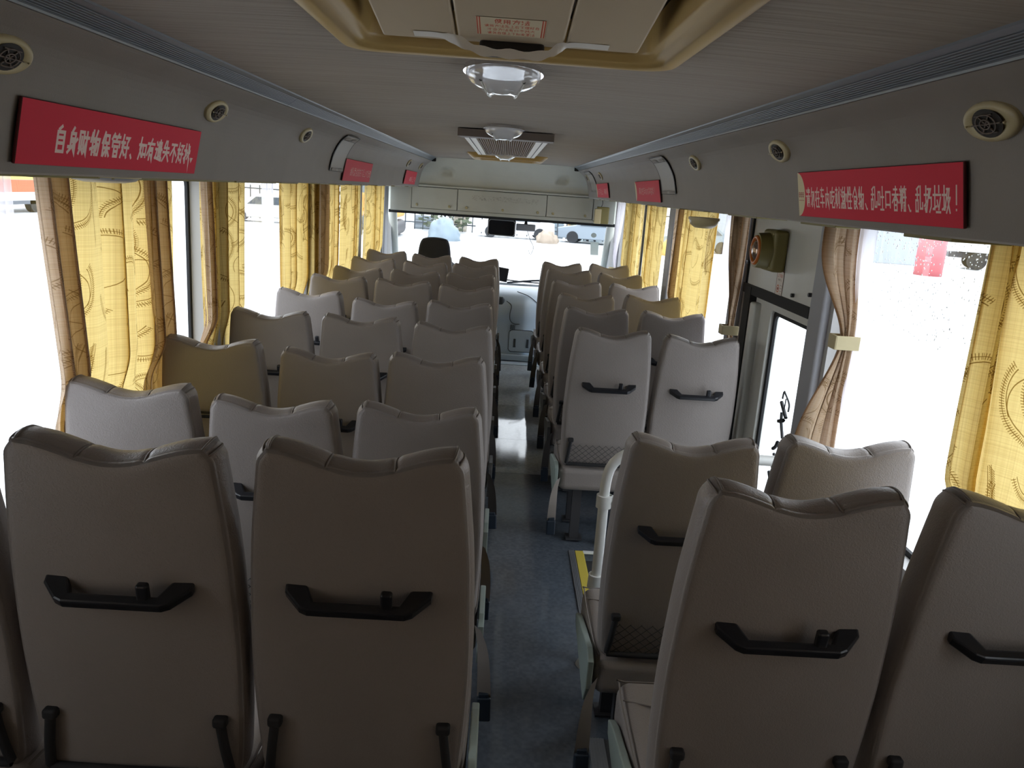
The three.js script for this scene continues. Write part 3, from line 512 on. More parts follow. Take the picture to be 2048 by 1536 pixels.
curtain('yellow curtain ahead of the orange-brown fold, driver side', -1, [5.25, 5.6], [5.25, 5.6], 0.7, 4, 0.035, 6.6);
curtain('farthest yellow curtain before the windscreen pillar, driver side', -1, [6.75, 7.65], [6.75, 7.65], 0.7, 7, 0.035, 7.7);
curtain('yellow curtain between two white sheer gaps, driver side', -1, [5.88, 6.42], [5.88, 6.42], 0.7, 5, 0.035, 7.1);
curtain('large tan curtain swept back beside the camera, door side', 1, [1.1, 1.76], [1.08, 1.7], 0.66, 5, 0.034, 8.4, { bow: -0.04, flatten: false, extra: [[[1.66, 1.75], [1.62, 1.71], 1, cloth, -0.035]] });
curtain('beige curtain tied with a pale band beside the door', 1, [2.52, 2.74], [2.42, 2.78], 0.62, 3, 0.034, 9.9, { flatten: false, tie: [0.37, 2.475, 0.036], mat: lining, extra: [[[2.5, 2.62], [2.4, 2.55], 2, sheer, 0.03]] });
curtain('beige curtain tied narrow at the post ahead of the door', 1, [3.68, 3.96], [3.66, 3.8], 0.62, 4, 0.028, 11.2, { tie: [0.55, 3.74, 0.04], mat: lining });
curtain('yellow curtain panel hanging free over the window ahead of the door', 1, [4.26, 4.98], [4.3, 5.05], 0.7, 5, 0.035, 12.8, { extra: [[[4.9, 5.05], [4.95, 5.12], 2, lining, -0.03]] });
curtain('gold curtain over the next door-side window forward', 1, [5.62, 6.25], [5.66, 6.3], 0.7, 5, 0.035, 14.1);
curtain('gold curtain with pale folds nearest the front pillar, door side', 1, [6.5, 7.3], [6.5, 7.3], 0.7, 5, 0.035, 15.6);
curtain('pale curtain tied back at the front pillar, door side', 1, [7.6, 8.05], [7.85, 8.05], 0.72, 4, 0.03, 17.2, { tie: [0.75, 7.95, 0.05], mat: sheer });
curtain('drawn gold curtain over the unseen rearmost driver-side window, added for light', -1, [-0.85, 0.725], [-0.85, 0.725], 0.66, 10, 0.03, 19.2, { mat: lining });  // unseen, added and cut short so some light reaches the platform seats
curtain('drawn gold curtain over the unseen rearmost door-side window, added for light', 1, [-0.85, 0.725], [-0.85, 0.725], 0.66, 10, 0.03, 21.2, { mat: lining });  // added out of view like its twin, to filter light onto the seat backs
for (const [s, a, b, c, e, label] of [[-1, 1.93, 2.04, 1.96, 2.09, 'white sheer lining beside the nearest gold curtain'], [-1, 4.16, 4.35, 4.2, 4.4, 'white sheer lining beside the bright yellow curtain, driver side'], [-1, 5.84, 6.04, 5.84, 6.04, 'white sheer lining showing in the first gap between the far driver-side curtains'], [-1, 6.7, 6.95, 6.7, 6.95, 'white sheer lining in the last gap before the front driver-side curtain'], [1, 4.15, 4.3, 4.15, 4.28, 'white sheer lining edge ahead of the door post'], [1, 7.58, 7.84, 7.58, 7.84, 'white sheer lining between the far door-side curtains']]) {
  const o = thing('sheer_curtain', label, 'sheer curtain', [0, 0, 0], 'sheer linings');
  part('cloth', curtainSurf(s, [a, b], [c, e], 0.74, 1.652, 4, 0.008, a, { x0: 1.198, loop: 0.6, flatten: false }), sheer, o, true);
}

// ------------------------------------------------------------------ the door and what hangs around it
{
  const d = struct('door_1');
  const X = WX + 0.02;
  part('header_panel', sideWall(rrect(DOOR[0] + 0.005, 1.325, DOOR[1] - 0.06, 1.98, 0.01), 0.03).translate(X - 0.03, 0, 0), M.whitePanel, d);
  part('rubber_seal', [bx(0.045, 0.045, DOOR[1] - DOOR[0] - 0.02, X - 0.012, 1.302, -(DOOR[0] + DOOR[1]) / 2), bx(0.05, 1.65, 0.09, X - 0.012, 0.49, -DOOR[1] + 0.1), bx(0.05, 1.6, 0.02, X, 0.45, -DOOR[0] - 0.01), bx(0.02, 0.35, 0.012, X - 0.03, 1.5, -DOOR[1] + 0.055)], M.gasket, d);
  const leaf = new THREE.Group(); leaf.name = 'door_leaf'; d.add(leaf);
  const a = DOOR[0] + 0.01, b = DOOR[1] - 0.14, g0 = a + 0.012, g1 = b - 0.22;
  part('leaf_frame', sideWall(rrect(a, -0.36, b, 1.279, 0.012), 0.035, [rrect(g0, -0.2, g1, 1.245, 0.03)], 0.004).translate(X + 0.0, 0, 0), M.whitePanel, leaf);
  part('glass_gasket', sideWall(rrect(g0 - 0.006, -0.21, g1 + 0.006, 1.25, 0.03), 0.012, [rrect(g0 + 0.012, -0.17, g1 - 0.026, 1.222, 0.03)]).translate(X + 0.012, 0, 0), M.gasket, leaf);
  part('glass_pane', new THREE.PlaneGeometry(g1 - g0, 1.43).rotateY(-Math.PI / 2).translate(X + 0.02, 0.52, -(g0 + g1) / 2), M.glass, leaf);
  part('jamb_strip', rb(0.05, 1.5, 0.07, 0.012, X - 0.012, 0.5, -(b - 0.05)), M.whitePanel, d);
  for (const [dd, y] of [[3.18, 1.345], [3.0, 1.37], [3.84, 1.42]]) part('screw', cy(0.008, 0.008, 0.012, X - 0.036, y, -dd, 0, 0, Math.PI / 2, 12), M.frameSteel, d);
  // marker strokes written on the outside of the door glass
  const w = thing('marker_writing', 'dark marker characters written down the door glass', 'writing', [X + 0.018, 0.06, -0.05]);
  const st = (pts, r = 0.0045) => tube(pts.map(([dd, y]) => V(0, y, -dd)), r * 1.35, 14, 5);
  const inkMat = std([0.03, 0.032, 0.035], 0.7);
  part('stroke', [
    st([[3.2, 0.875], [3.13, 0.84], [3.125, 0.805]], 0.003), st([[3.205, 0.87], [3.21, 0.84]], 0.003), st([[3.215, 0.825], [3.14, 0.775]], 0.006), st([[3.17, 0.85], [3.175, 0.79]], 0.002),
    st([[3.195, 0.785], [3.185, 0.745], [3.145, 0.685]], 0.005), st([[3.215, 0.74], [3.165, 0.758]], 0.007),
    st([[3.19, 0.655], [3.205, 0.63], [3.235, 0.61]], 0.006), st([[3.185, 0.655], [3.155, 0.55]], 0.002), st([[3.215, 0.595], [3.18, 0.57]], 0.005), st([[3.225, 0.555], [3.175, 0.51]], 0.006), st([[3.24, 0.505], [3.17, 0.44]], 0.006), st([[3.205, 0.58], [3.21, 0.475]], 0.002),
    st([[3.25, 0.41], [3.21, 0.375]], 0.004), st([[3.25, 0.41], [3.265, 0.32], [3.25, 0.26]], 0.0025)], inkMat, w);
  const s = thing('step_lamp', 'olive box lamp with round amber-rimmed lens on the panel above the door', 'lamp', [X - 0.03, 1.505, -3.4]); s.scale.setScalar(0.86);
  part('back_box', rb(0.07, 0.2, 0.19, 0.018, -0.035, 0, 0), M.olive, s);
  part('round_housing', new THREE.CylinderGeometry(0.083, 0.09, 0.07, 36).rotateZ(Math.PI / 2).translate(-0.09, -0.004, 0), M.olive, s);
  part('amber_rim', new THREE.TorusGeometry(0.062, 0.011, 12, 36).rotateY(Math.PI / 2).translate(-0.124, -0.004, 0), std([0.55, 0.16, 0.03], 0.3), s);
  part('lens', new THREE.SphereGeometry(0.052, 28, 16).scale(0.45, 1, 1).translate(-0.118, -0.004, 0), std([0.3, 0.22, 0.18], 0.12, { metalness: 0.7 }), s);
  for (const [y, z] of [[0.08, 0.075], [-0.08, 0.075]]) part('screw', cy(0.005, 0.005, 0.004, -0.072, y, z, 0, 0, Math.PI / 2, 10), M.bezel, s);
  const k = thing('warning_sticker', 'small white sticker with red border and emblem under the step lamp', 'sticker', [X - 0.0315, 1.37, -3.36]);
  part('print', new THREE.PlaneGeometry(0.085, 0.11).rotateY(-Math.PI / 2), std('#ffffff', 0.5, { map: canvasTex(256, 330, (g, W, H) => { g.fillStyle = '#d8cfc6'; g.fillRect(0, 0, W, H); g.strokeStyle = '#6b2a20'; g.lineWidth = 12; g.strokeRect(6, 6, W - 12, H - 12); g.strokeStyle = '#b7594c'; line(g, '上下先后', 40, 220, 40, 40, 5); g.strokeStyle = '#8a7a70'; line(g, '请排队上', 60, 200, 100, 26, 3); g.strokeStyle = '#c2602a'; g.lineWidth = 14; g.beginPath(); g.arc(88, 226, 42, 0, 7); g.stroke(); g.fillStyle = '#8f3a18'; g.beginPath(); g.ellipse(88, 226, 26, 18, 0, 0, 7); g.fill(); g.strokeStyle = '#8a7a70'; g.lineWidth = 5; for (const y of [180, 215, 250, 285]) { g.beginPath(); g.moveTo(155, y); g.lineTo(225, y); g.stroke(); } }) }), k, true);
  const st2 = thing('warning_sticker', 'narrow tan sticker strip on the grey post ahead of the door', 'sticker', [WX - 0.031, 1.4, -3.93]);
  part('print', new THREE.PlaneGeometry(0.045, 0.2).rotateY(-Math.PI / 2), std('#ffffff', 0.6, { map: canvasTex(64, 256, (g, W, H) => { g.fillStyle = '#b58f63'; g.fillRect(0, 0, W, H); g.strokeStyle = '#7a3b28'; g.lineWidth = 6; for (let y = 20; y < 250; y += 26) { g.beginPath(); g.moveTo(16, y); g.lineTo(48, y); g.stroke(); } }) }), st2, true);
  // white guard rail
  const r = thing('guard_rail', 'white tubular guard rail with clamp beside the door step', 'guard rail', [0.438, 0, -2.62]);
  part('rail_tube', [tube([[0, 0, 0], [0, 0.3, 0], [0, 0.6, 0], [0, 0.7, 0], [0.012, 0.77, 0], [0.05, 0.815, 0], [0.11, 0.83, 0], [0.3, 0.83, 0], [0.7, 0.83, 0]], 0.0185, 60, 16)], M.rail, r);
  part('clamp', [cy(0.027, 0.027, 0.045, 0, 0.645, 0, 0, 0, 0, 24), rb(0.09, 0.045, 0.022, 0.006, 0.05, 0.645, 0)], M.rail, r);
  part('clamp_screw', cy(0.006, 0.006, 0.006, 0.035, 0.645, 0.013, Math.PI / 2, 0, 0, 12), M.frameSteel, r);
  part('collar', cy(0.028, 0.03, 0.05, 0, 0.34, 0, 0, 0, 0, 24), M.rail, r);
  part('base_flange', cy(0.035, 0.045, 0.02, 0, 0.01, 0, 0, 0, 0, 24), M.rail, r);
  part('second_post', cy(0.016, 0.016, 0.8, 0.1, 0.41, 0), M.rail, r);
  const fx = thing('red_valve', 'small red valve low on the floor, half hidden behind the white guard rail', 'valve', [0.67, 0, -3.63]);
  part('knob', new THREE.LatheGeometry([[0.001, 0.02], [0.026, 0.02], [0.034, 0.035], [0.036, 0.09], [0.028, 0.115], [0.001, 0.12]].map((p) => new THREE.Vector2(...p)), 24), M.red, fx);
  part('base', cy(0.02, 0.03, 0.025, 0, 0.0125, 0), M.black, fx);
}

// ------------------------------------------------------------------ front: cabinet, windscreen, dashboard, driver's seat
{
  const c = thing('overhead_cabinet', 'grey-white cabinet with three doors above the windscreen', 'cabinet', [0, 0, -8.6]);
  // curved fascia from the headlining down to the lip, with two moulded scoops
  const fascia = gridSurf(90, 30, (u, v) => {
    const x = lerp(-0.93, 0.93, u), y = lerp(1.945, 1.668, v), z0 = 0.28 - 0.26 * Math.sin(v * Math.PI / 2);
    let z = z0; for (const sx of [-0.592, 0.59]) { const q = ((x - sx) / 0.062) ** 2 + ((y - 1.79) / 0.062) ** 2; if (q < 1.6) z -= 0.06 * smooth(1.6 - q, 0, 0.75) * smooth(y, 1.74, 1.83); }
    return [x, y, z];
  });
  const fp = M.frontPanel.clone(); fp.side = THREE.DoubleSide;
  part('fascia', fascia, fp, c);
  part('lip', rb(1.88, 0.022, 0.05, 0.009, 0, 1.662, 0.02), M.frontPanel, c);
  part('carcass', [bx(2.36, 0.27, 0.3, 0, 1.525, -0.17), bx(0.05, 0.24, 0.03, -0.985, 1.53, 0.0), bx(0.05, 0.24, 0.03, 0.975, 1.53, 0.0), bx(1.94, 0.03, 0.03, 0, 1.408, 0.0)], M.frontPanel, c);
  part('lower_black_strip', bx(2.4, 0.03, 0.3, 0, 1.378, -0.19), M.gasket, c);  // black strip along the underside of the cabinet
  for (const [x0, x1, ks] of [[-0.957, -0.481, [-0.9, -0.56]], [-0.475, 0.455, [-0.38, 0, 0.37]], [0.461, 0.944, [0.53, 0.87]]]) {
    const d = part('door', rb(x1 - x0, 0.218, 0.02, 0.006, (x0 + x1) / 2, 1.536, 0.003), M.frontPanel, c);
    for (const k of ks) part('latch', [cy(0.012, 0.014, 0.012, k, 1.462, 0.018, Math.PI / 2, 0, 0, 14), rb(0.012, 0.03, 0.01, 0.003, k, 1.462, 0.024, 0, 0, 0.5)], M.bezel, d);
    part('shadow_gap', [bx(0.006, 0.22, 0.004, x1 + 0.002, 1.536, -0.004), bx(x1 - x0, 0.006, 0.004, (x0 + x1) / 2, 1.648, -0.003)], M.dark, d);
  }
  part('worn_lettering', new THREE.PlaneGeometry(0.7, 0.1).translate(0.02, 1.575, 0.0138), std('#ffffff', 0.6, { transparent: true, map: canvasTex(512, 80, (g, W, H) => { g.clearRect(0, 0, W, H); for (let k = 0; k < 260; k++) { g.fillStyle = 'rgba(110,80,65,' + (0.05 + rnd() * 0.12) + ')'; g.fillRect(rnd() * W, 20 + rnd() * 42, 3 + rnd() * 9, 2 + rnd() * 7); } }) }), c, true);
  // windscreen
  const w = struct('window_13');
  const top = [1.44, 8.86], bot = [0.62, 9.34];
  part('glass_pane', gridSurf(1, 1, (u, v) => [lerp(-1.2, 1.2, u), lerp(top[0], bot[0], v), -lerp(top[1], bot[1], v)]), (() => { const m = M.glass.clone(); m.side = THREE.DoubleSide; return m; })(), w);
  for (const s of [-1, 1]) part('pillar', tube([[s * 1.2, 1.95, -8.6], [s * 1.195, 1.44, -8.87], [s * 1.2, 0.6, -9.36]], 0.05, 12, 10), M.frontPanel, w);
  part('front_panel', [bx(2.44, 0.8, 0.08, 0, 0.22, -9.38), bx(2.44, 0.55, 0.05, 0, 1.78, -8.98)], M.wall, w);
  for (const [x, z0, z1, y] of [[0.42, -9.02, -9.1, 0.62]]) part('wiper', [tube([[-0.5, 0.74, -9.27], [0.1, 0.66, -9.3], [0.75, 0.64, -9.31]], 0.008, 20, 6), tube([[0.1, 0.63, -9.28], [0.5, 0.68, -9.28], [0.7, 0.645, -9.3]], 0.012, 20, 6)], M.gasket, w);
  part('corner_sticker', [new THREE.CircleGeometry(0.03, 20).rotateX(-0.53).translate(1.02, 1.25, -8.96), new THREE.PlaneGeometry(0.09, 0.16).rotateX(-0.53).translate(1.05, 1.1, -9.05)], std([0.5, 0.55, 0.53], 0.6), w);
  // mirrors
  const m = thing('rear_view_mirror', 'dark rounded rear-view mirror hanging before the windscreen', 'mirror', [-0.0, 1.275, -8.72]);
  m.rotation.z = -0.01;
  part('shell', rb(0.3, 0.175, 0.03, 0.03, 0, 0, 0, 0, 0, 0, 5), M.black, m);
  part('mirror_glass', extr(rrect(-0.135, -0.073, 0.135, 0.073, 0.025), 0.003).translate(0, 0, 0.0145), std([0.05, 0.055, 0.07], 0.08, { metalness: 0.9 }), m);
  part('rim', tube(rrect(-0.142, -0.08, 0.142, 0.08, 0.03).map(([x, y]) => V(x, y, 0.014)), 0.005, 80, 6, true), M.greyPost, m);
  part('stem', [cy(0.01, 0.012, 0.09, 0.02, 0.12, -0.01)], M.bezel, m);
  const q = thing('dash_camera', 'small grey device with bracket beside the rear-view mirror', 'camera', [0.26, 1.31, -8.8]);
  part('body', rb(0.21, 0.075, 0.03, 0.012, 0, -0.02, 0), M.greyPost, q);
  part('bracket', [bx(0.09, 0.02, 0.04, 0, 0.075, 0), cy(0.008, 0.02, 0.06, 0, 0.045, 0)], M.black, q);
  part('cable', tube([[0.02, -0.05, 0], [0.06, -0.15, -0.02], [0.1, -0.23, -0.03], [0.07, -0.31, -0.04], [0.05, -0.26, -0.04]], 0.003, 24, 5), M.black, q);
  // dashboard
  const d = thing('dashboard', 'blue-grey moulded dashboard with centre hatch at the head of the aisle', 'dashboard', [0, 0, 0]);
  const prof = new THREE.CatmullRomCurve3([[7.93, 0.02], [7.925, 0.2], [7.93, 0.38], [7.9, 0.48], [7.915, 0.6], [8.02, 0.685], [8.3, 0.72], [8.8, 0.7], [9.3, 0.64]].map(([a, b]) => V(a, b, 0)));
  const ds = M.dash.clone(); ds.side = THREE.DoubleSide;
  part('moulding', gridSurf(80, 48, (u, v) => { const x = lerp(-1.18, 1.18, u), p = prof.getPoint(v), back = 0.75 * smooth(x, 0.26, 0.75) + 0.85 * smooth(-x, 0.02, 0.32); const k = back * (1 - smooth(p.x, 8.5, 9.25)); return [x, p.y - 0.05 * v - 0.1 * smooth(x, 0.3, 0.8) * v, -(p.x + k)]; }), ds, d);
  const hatch = part('hatch_door', extr(rrect(0.15, 0.1, 0.388, 0.31, 0.03), 0.006, 0.003).translate(0, 0, -7.93), M.dash, d);
  for (const x of [0.205, 0.335]) part('latch', [rb(0.022, 0.075, 0.008, 0.004, x, 0.19, -7.917), rb(0.026, 0.014, 0.012, 0.003, x, 0.148, -7.915)], M.dashDark, hatch);
  part('seam_line', [tube(rrect(0.145, 0.095, 0.393, 0.315, 0.034).map(([x, y]) => V(x, y, -7.925)), 0.004, 80, 5, true), tube([[0.1, 0.6, -7.935], [0.15, 0.56, -7.905], [0.14, 0.48, -7.89], [0.15, 0.41, -7.9], [0.2, 0.375, -7.92], [0.3, 0.385, -7.945]], 0.004, 40, 5), tube([[0.2, 0.69, -8.02], [0.32, 0.65, -8.02], [0.42, 0.57, -8.08], [0.5, 0.46, -8.2]], 0.004, 30, 5)], M.dashDark, d);
  const fins = []; for (let i = 0; i < 5; i++) fins.push(bx(0.006, 0.045, 0.008, 0.155 + i * 0.01, 0.345, -7.918)); part('side_vent', fins, M.dashDark, d);
  part('instrument_pod', [rb(0.12, 0.16, 0.06, 0.03, 0.02, 0.56, -7.94, 0, 0, 0, 4)], M.dashDark, d);
  part('kick_plate', bx(0.9, 0.05, 0.06, 0.1, 0.04, -7.9), M.dash, d);
  const mon = thing('monitor', 'small dark monitor standing on the dashboard', 'monitor', [0.0, 0.845, -8.12]);
  mon.rotation.set(-0.1, 0.25, -0.12);
  part('casing', rb(0.2, 0.14, 0.03, 0.01), M.black, mon);
  part('screen', new THREE.PlaneGeometry(0.175, 0.115).translate(0, 0, 0.0156), std([0.01, 0.012, 0.02], 0.12), mon);
  part('stand', [cy(0.012, 0.016, 0.15, -0.03, -0.12, -0.01), cy(0.05, 0.055, 0.012, -0.03, -0.195, -0.01)], M.black, mon);
  const s = thing('driver_seat', 'dark navy driver seat with broad headrest before the windscreen', 'seat', [-0.64, 0, -7.95]);
  const hs = new THREE.Shape(); hs.moveTo(-0.15, -0.3); hs.bezierCurveTo(-0.14, -0.1, -0.135, 0.0, -0.105, 0.03); hs.bezierCurveTo(-0.06, 0.05, 0.06, 0.05, 0.105, 0.03); hs.bezierCurveTo(0.135, 0.0, 0.14, -0.1, 0.15, -0.3); hs.lineTo(-0.15, -0.3);
  part('headrest', extr(hs, 0.07, 0.02).translate(0, 1.11, -0.04), M.driver, s);
  const bs = new THREE.Shape(); bs.moveTo(-0.25, 0); bs.bezierCurveTo(-0.29, 0.3, -0.27, 0.42, -0.13, 0.5); bs.lineTo(0.13, 0.5); bs.bezierCurveTo(0.27, 0.42, 0.29, 0.3, 0.25, 0); bs.lineTo(-0.25, 0);
  part('seat_back', extr(bs, 0.1, 0.02).translate(0, 0.45, -0.06), M.driver, s);
  part('seat_cushion', rb(0.5, 0.14, 0.5, 0.05, 0, 0.44, -0.25), M.driver, s);
  part('pedestal', bx(0.36, 0.36, 0.36, 0, 0.2, -0.22), M.frameSteel, s);
  const b = thing('speaker_box', 'olive box speaker on the front pillar beside the door-side curtain', 'speaker', [1.02, 1.485, -8.32]);
  part('cabinet', rb(0.12, 0.17, 0.1, 0.01), M.olive, b);
  part('front_cover', rb(0.07, 0.15, 0.03, 0.01, -0.055, -0.01, 0.045), M.bezel, b);
  part('cord', [tube([[-0.02, 0.08, 0], [-0.01, 0.12, 0.01], [-0.02, 0.17, 0]], 0.004, 10, 5)], M.black, b);
}

// ------------------------------------------------------------------ outside: wet yard, parked vehicles, fence, heaps
{
  const G = -0.95;
  const yard = struct('ground');
  part('wet_concrete', new THREE.PlaneGeometry(400, 400).rotateX(-Math.PI / 2).translate(0, G, -60), std([0.5, 0.51, 0.52], 0.35), yard);
  const bus = thing('parked_bus', 'white parked bus with an orange band beyond the driver-side windows', 'bus', [-24, G, -38]);
  part('body', rb(2.6, 2.5, 24, 0.2, 0, 1.75, 0), std([0.6, 0.62, 0.62], 0.4), bus);
  part('orange_band', bx(2.64, 0.55, 23.8, 0, 1.25, 0), std([0.62, 0.1, 0.03], 0.4), bus);
  part('yellow_band', bx(2.64, 0.15, 23.8, 0, 1.62, 0), std([0.7, 0.5, 0.1], 0.4), bus);
  part('window_band', bx(2.62, 0.7, 23, 0, 2.2, 0), std([0.1, 0.14, 0.18], 0.1), bus);
  part('skirt', bx(2.5, 0.5, 23, 0, 0.65, 0), std([0.08, 0.1, 0.13], 0.5), bus);
  for (const z of [-8, -2, 6, 9.5]) for (const x of [-1.1, 1.1]) part('wheel', cy(0.48, 0.48, 0.3, x, 0.48, z, 0, 0, Math.PI / 2, 24), M.gasket, bus);
  const wall = thing('boundary_wall', 'grey concrete wall beyond the door-side window', 'wall', [10.2, G, -46]);
  wall.rotation.y = -0.05;
  for (let i = 2; i < 5; i++) part('wall_panel', rb(3.9, 3.6, 0.25, 0.03, -4.2 + i * 4, 1.8, 0), std([0.3 + 0.03 * (i % 3), 0.33 + 0.03 * (i % 3), 0.36 + 0.03 * (i % 3)], 0.8), wall);
  const drum = thing('red_barrel', 'red barrel standing in the yard beyond the door-side window', 'barrel', [20.2, G, -38]);
  part('drum', new THREE.LatheGeometry([[0.001, 0], [0.62, 0], [0.62, 0.8], [0.65, 0.84], [0.62, 0.88], [0.62, 1.7], [0.001, 1.7]].map((p) => new THREE.Vector2(...p)), 28), std([0.5, 0.12, 0.13], 0.5), drum);
  const truck = thing('parked_truck', 'white box truck parked beyond the door-side window', 'truck', [28.2, G, -45]);
  truck.rotation.y = 1.2;
  part('cargo_box', rb(2.4, 2.3, 5.2, 0.08, 0, 2.1, 0), M.white, truck);
  part('cab', rb(2.3, 2.0, 1.9, 0.25, 0, 1.5, 3.7), std([0.1, 0.22, 0.4], 0.35), truck);
  part('chassis', bx(1.2, 0.3, 7.4, 0, 0.75, 0.7), M.frameSteel, truck);
  for (const z of [-1.6, 3.6]) for (const x of [-0.95, 0.95]) part('wheel', cy(0.48, 0.48, 0.34, x, 0.48, z, 0, 0, Math.PI / 2, 24), M.gasket, truck);
  // straight ahead
  const ex = thing('excavator', 'orange and white excavator parked ahead of the windscreen on the driver side', 'excavator', [-6.4, G, -41]);
  part('track', [rb(0.6, 0.75, 3.4, 0.3, -1, 0.4, 0), rb(0.6, 0.75, 3.4, 0.3, 1, 0.4, 0)], M.frameSteel, ex);
  part('body', rb(2.5, 1.1, 2.8, 0.15, 0, 1.45, 0), std([0.6, 0.3, 0.06], 0.5), ex);
  part('cab', rb(1, 1.5, 1.3, 0.12, -0.7, 2.5, 0.4), std([0.2, 0.25, 0.28], 0.2), ex);
  part('boom', tube([[0.4, 1.6, 1.2], [0.5, 3.4, 2.4], [0.6, 3.2, 4], [0.7, 1.2, 4.6]], 0.2, 20, 8), std([0.6, 0.3, 0.06], 0.5), ex);
  const heap = (x, d, r, h, col, label, sd, name, cat) => {
    const g = new THREE.SphereGeometry(1, 28, 14, 0, Math.PI * 2, 0, Math.PI / 2), p = g.attributes.position;
    for (let i = 0; i < p.count; i++) { const a = p.getX(i), b = p.getY(i), c = p.getZ(i), k = 0.55 + 0.75 * fbm((a + 1) / 2, (c + 1) / 2 + b * 0.3, 5, 5, sd, 3); p.setXYZ(i, a * r * k, b * h * k, c * r * k); }
    g.computeVertexNormals(); const o = part(name, g, std(col, 0.6)); o.position.set(x, G, -d); return tag(o, label, cat);
  };
  heap(-2.9, 40, 0.9, 1.0, [0.17, 0.22, 0.26], 'blue tarpaulin heap right of the excavator', 4, 'tarpaulin_heap', 'tarpaulin');
  heap(6.7, 41, 0.8, 0.8, [0.18, 0.22, 0.25], 'pale blue covered heap ahead, door side', 9, 'tarpaulin_heap', 'tarpaulin');
  heap(2.3, 43, 0.7, 0.6, [0.25, 0.2, 0.15], 'brown heap of earth ahead of the windscreen centre', 12, 'earth_heap', 'heap');
  heap(8.3, 40, 0.8, 0.9, [0.5, 0.28, 0.06], 'small orange covered heap near the door-side pillar', 15, 'tarpaulin_heap', 'tarpaulin');
  const fence = thing('railing_fence', 'dark upright-bar fence across the yard ahead of the windscreen', 'fence', [0, G, -48]);
  const fm = std([0.06, 0.07, 0.08], 0.6);
  part('rail', [bx(34, 0.08, 0.06, 0, 0.4, 0), bx(34, 0.08, 0.06, 0, 1.7, 0)], fm, fence);
  for (let i = 0; i < 60; i++) part('bar', rb(0.07, 1.9, 0.07, 0.02, -16.5 + i * 0.56 + rr(-0.1, 0.1), 0.95, 0), fm, fence);
  const bush = (x, d, w, label, sd) => {
    const gs = []; for (let i = 0; i < 260; i++) { const a = rr(0, 6.28), r = Math.sqrt(rnd()) * w, y = rr(0.1, 2.4); gs.push(new THREE.PlaneGeometry(0.3, 0.16).rotateX(rr(0, 3)).rotateY(rr(0, 6)).translate(Math.cos(a) * r, y, Math.sin(a) * r * 0.6)); }
    const o = thing('bush', label, 'bush', [x, G, -d]); const lm = std([0.09, 0.11, 0.07], 0.8, { side: THREE.DoubleSide }); part('foliage', gs, lm, o).userData.kind = 'stuff'; part('stem', [cy(0.05, 0.08, 1.6, 0, 0.8, 0), cy(0.04, 0.06, 1.4, 0.3, 0.7, 0.1, 0, 0, 0.2)], M.frameSteel, o);
  };
  bush(-3.4, 46.9, 1.5, 'dark bush ahead beside the blue tarpaulin heap', 1); bush(4.9, 47.2, 1.0, 'dark bush behind the grey parked car', 2); bush(-8.4, 46, 1.4, 'dark bush behind the excavator', 3); bush(7.9, 47, 1.2, 'dark bush beside the blue shed', 4);
  const car = (x, d, turn, col, label) => {
    const o = thing('parked_car', label, 'car', [x, G, -d]); o.rotation.y = turn;
    const bodyS = new THREE.Shape(); bodyS.moveTo(-2.1, 0.3); bodyS.lineTo(-2.15, 0.75); bodyS.lineTo(-1.2, 0.92); bodyS.lineTo(-0.6, 1.42); bodyS.lineTo(0.9, 1.45); bodyS.lineTo(1.6, 0.95); bodyS.lineTo(2.1, 0.88); bodyS.lineTo(2.15, 0.3); bodyS.lineTo(-2.1, 0.3);
    part('body', extr(bodyS, 1.6, 0.05).translate(0, 0, -0.8), std(col, 0.3), o);
    const winS = [[-0.98, 0.95], [-0.52, 1.34], [0.82, 1.36], [1.36, 0.97]]; part('window', extr(winS, 1.74, 0).translate(0, 0, -0.87), std([0.05, 0.07, 0.09], 0.1), o);
    for (const wx of [-1.35, 1.35]) for (const wz of [-0.78, 0.78]) part('wheel', cy(0.32, 0.32, 0.2, wx, 0.32, wz, Math.PI / 2, 0, 0, 20), M.gasket, o);
  };
  car(0.6, 45.6, 0.05, [0.6, 0.6, 0.6], 'white parked car ahead of the aisle, before the fence'); car(5.3, 45, -0.25, [0.2, 0.24, 0.28], 'grey parked car ahead on the door side'); car(-13, 45, 0.2, [0.5, 0.5, 0.48], 'pale parked car at the far driver side of the yard'); car(10.2, 44, 0.3, [0.2, 0.26, 0.3], 'blue parked car near the blue shed');
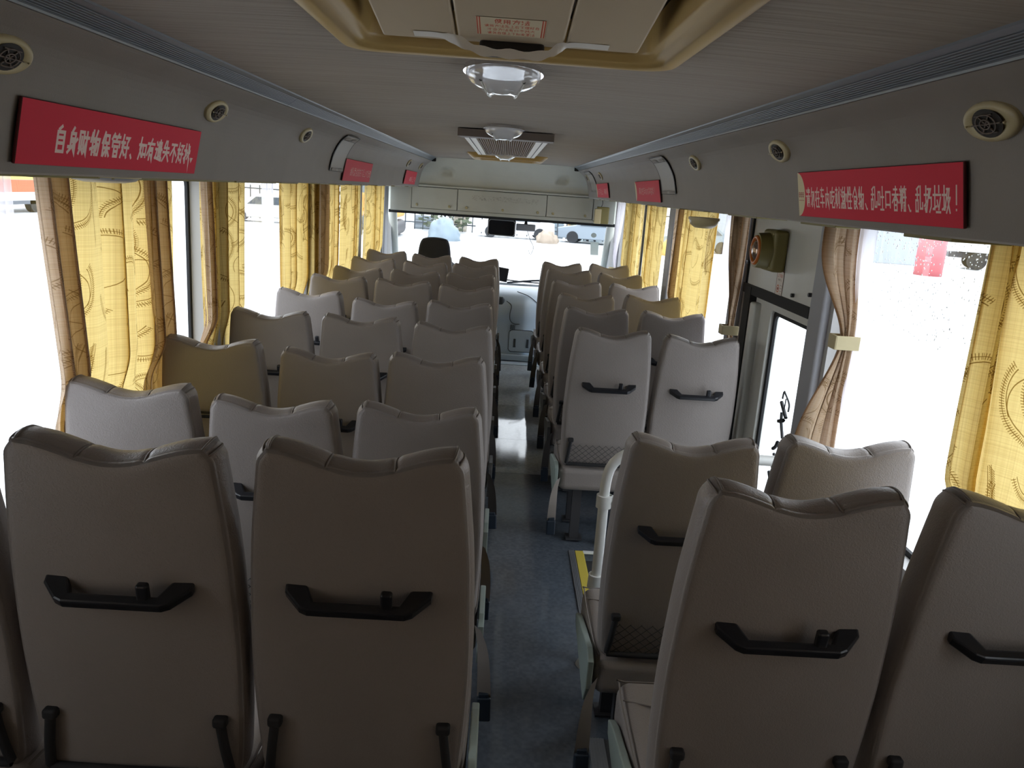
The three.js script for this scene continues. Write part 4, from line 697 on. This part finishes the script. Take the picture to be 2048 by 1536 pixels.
  const crates = [[-7.6, 0.9, 1.1, [0.5, 0.45, 0.4]], [-4.7, 1.2, 0.8, [0.3, 0.34, 0.38]], [-2.6, 0.8, 1.2, [0.55, 0.5, 0.42]], [3.1, 0.9, 0.9, [0.24, 0.3, 0.34]], [4.2, 0.8, 1.2, [0.5, 0.36, 0.2]]];
  const crateWhere = ['behind the excavator', 'just right of the excavator', 'behind the blue tarpaulin heap', 'just right of the white parked car', 'beside the blue shed'];
  crates.forEach(([x, w, h, c], i) => {
    const o = thing('crate', 'slatted crate standing behind the yard fence bars, ' + crateWhere[i], 'crate', [x, G, -48.65], 'crates along the yard fence'), m = std(c, 0.7);
    part('box', rb(w, h, 0.5, 0.03, 0, h / 2, 0), m, o);
    for (let k = 0; k < 3; k++) part('slat', rb(w + 0.05, h * 0.2, 0.05, 0.01, 0, h * (0.2 + 0.3 * k), 0.27), m, o);
  });
  const shed = thing('blue_shed', 'pale blue shed ahead near the door-side pillar', 'shed', [6.9, G, -50]);
  part('wall', rb(4, 2.6, 2.4, 0.05, 0, 1.3, 0), std([0.2, 0.42, 0.52], 0.6), shed);
  part('roof', bx(4.4, 0.15, 2.8, 0, 2.65, 0, 0.06), M.greyPost, shed);
  part('window', [bx(0.8, 0.8, 0.06, -1, 1.5, 1.2), bx(0.8, 0.8, 0.06, 0.9, 1.5, 1.2)], M.gasket, shed);
  // rain on the nearest door-side window
  const N = 1100, dg = new THREE.SphereGeometry(1, 8, 6), im = new THREE.InstancedMesh(dg, std([0.9, 0.93, 0.95], 0.08), N), m4 = new THREE.Matrix4();
  for (let i = 0; i < N; i++) { const s = rr(0.0008, 0.0026); m4.compose(V(WX + 0.061, lerp(1.65, 1.32, Math.pow(rnd(), 1.6)), -rr(1.6, 2.76)), new THREE.Quaternion(), V(0.0012, s * rr(0.9, 1.7), s)); im.setMatrixAt(i, m4); }
  im.name = 'rain_drops'; im.userData.kind = 'stuff'; tag(im, 'rain drops beaded on the door-side window behind the door', 'rain drops'); scene.add(im);
}
renderer.render(scene, camera);
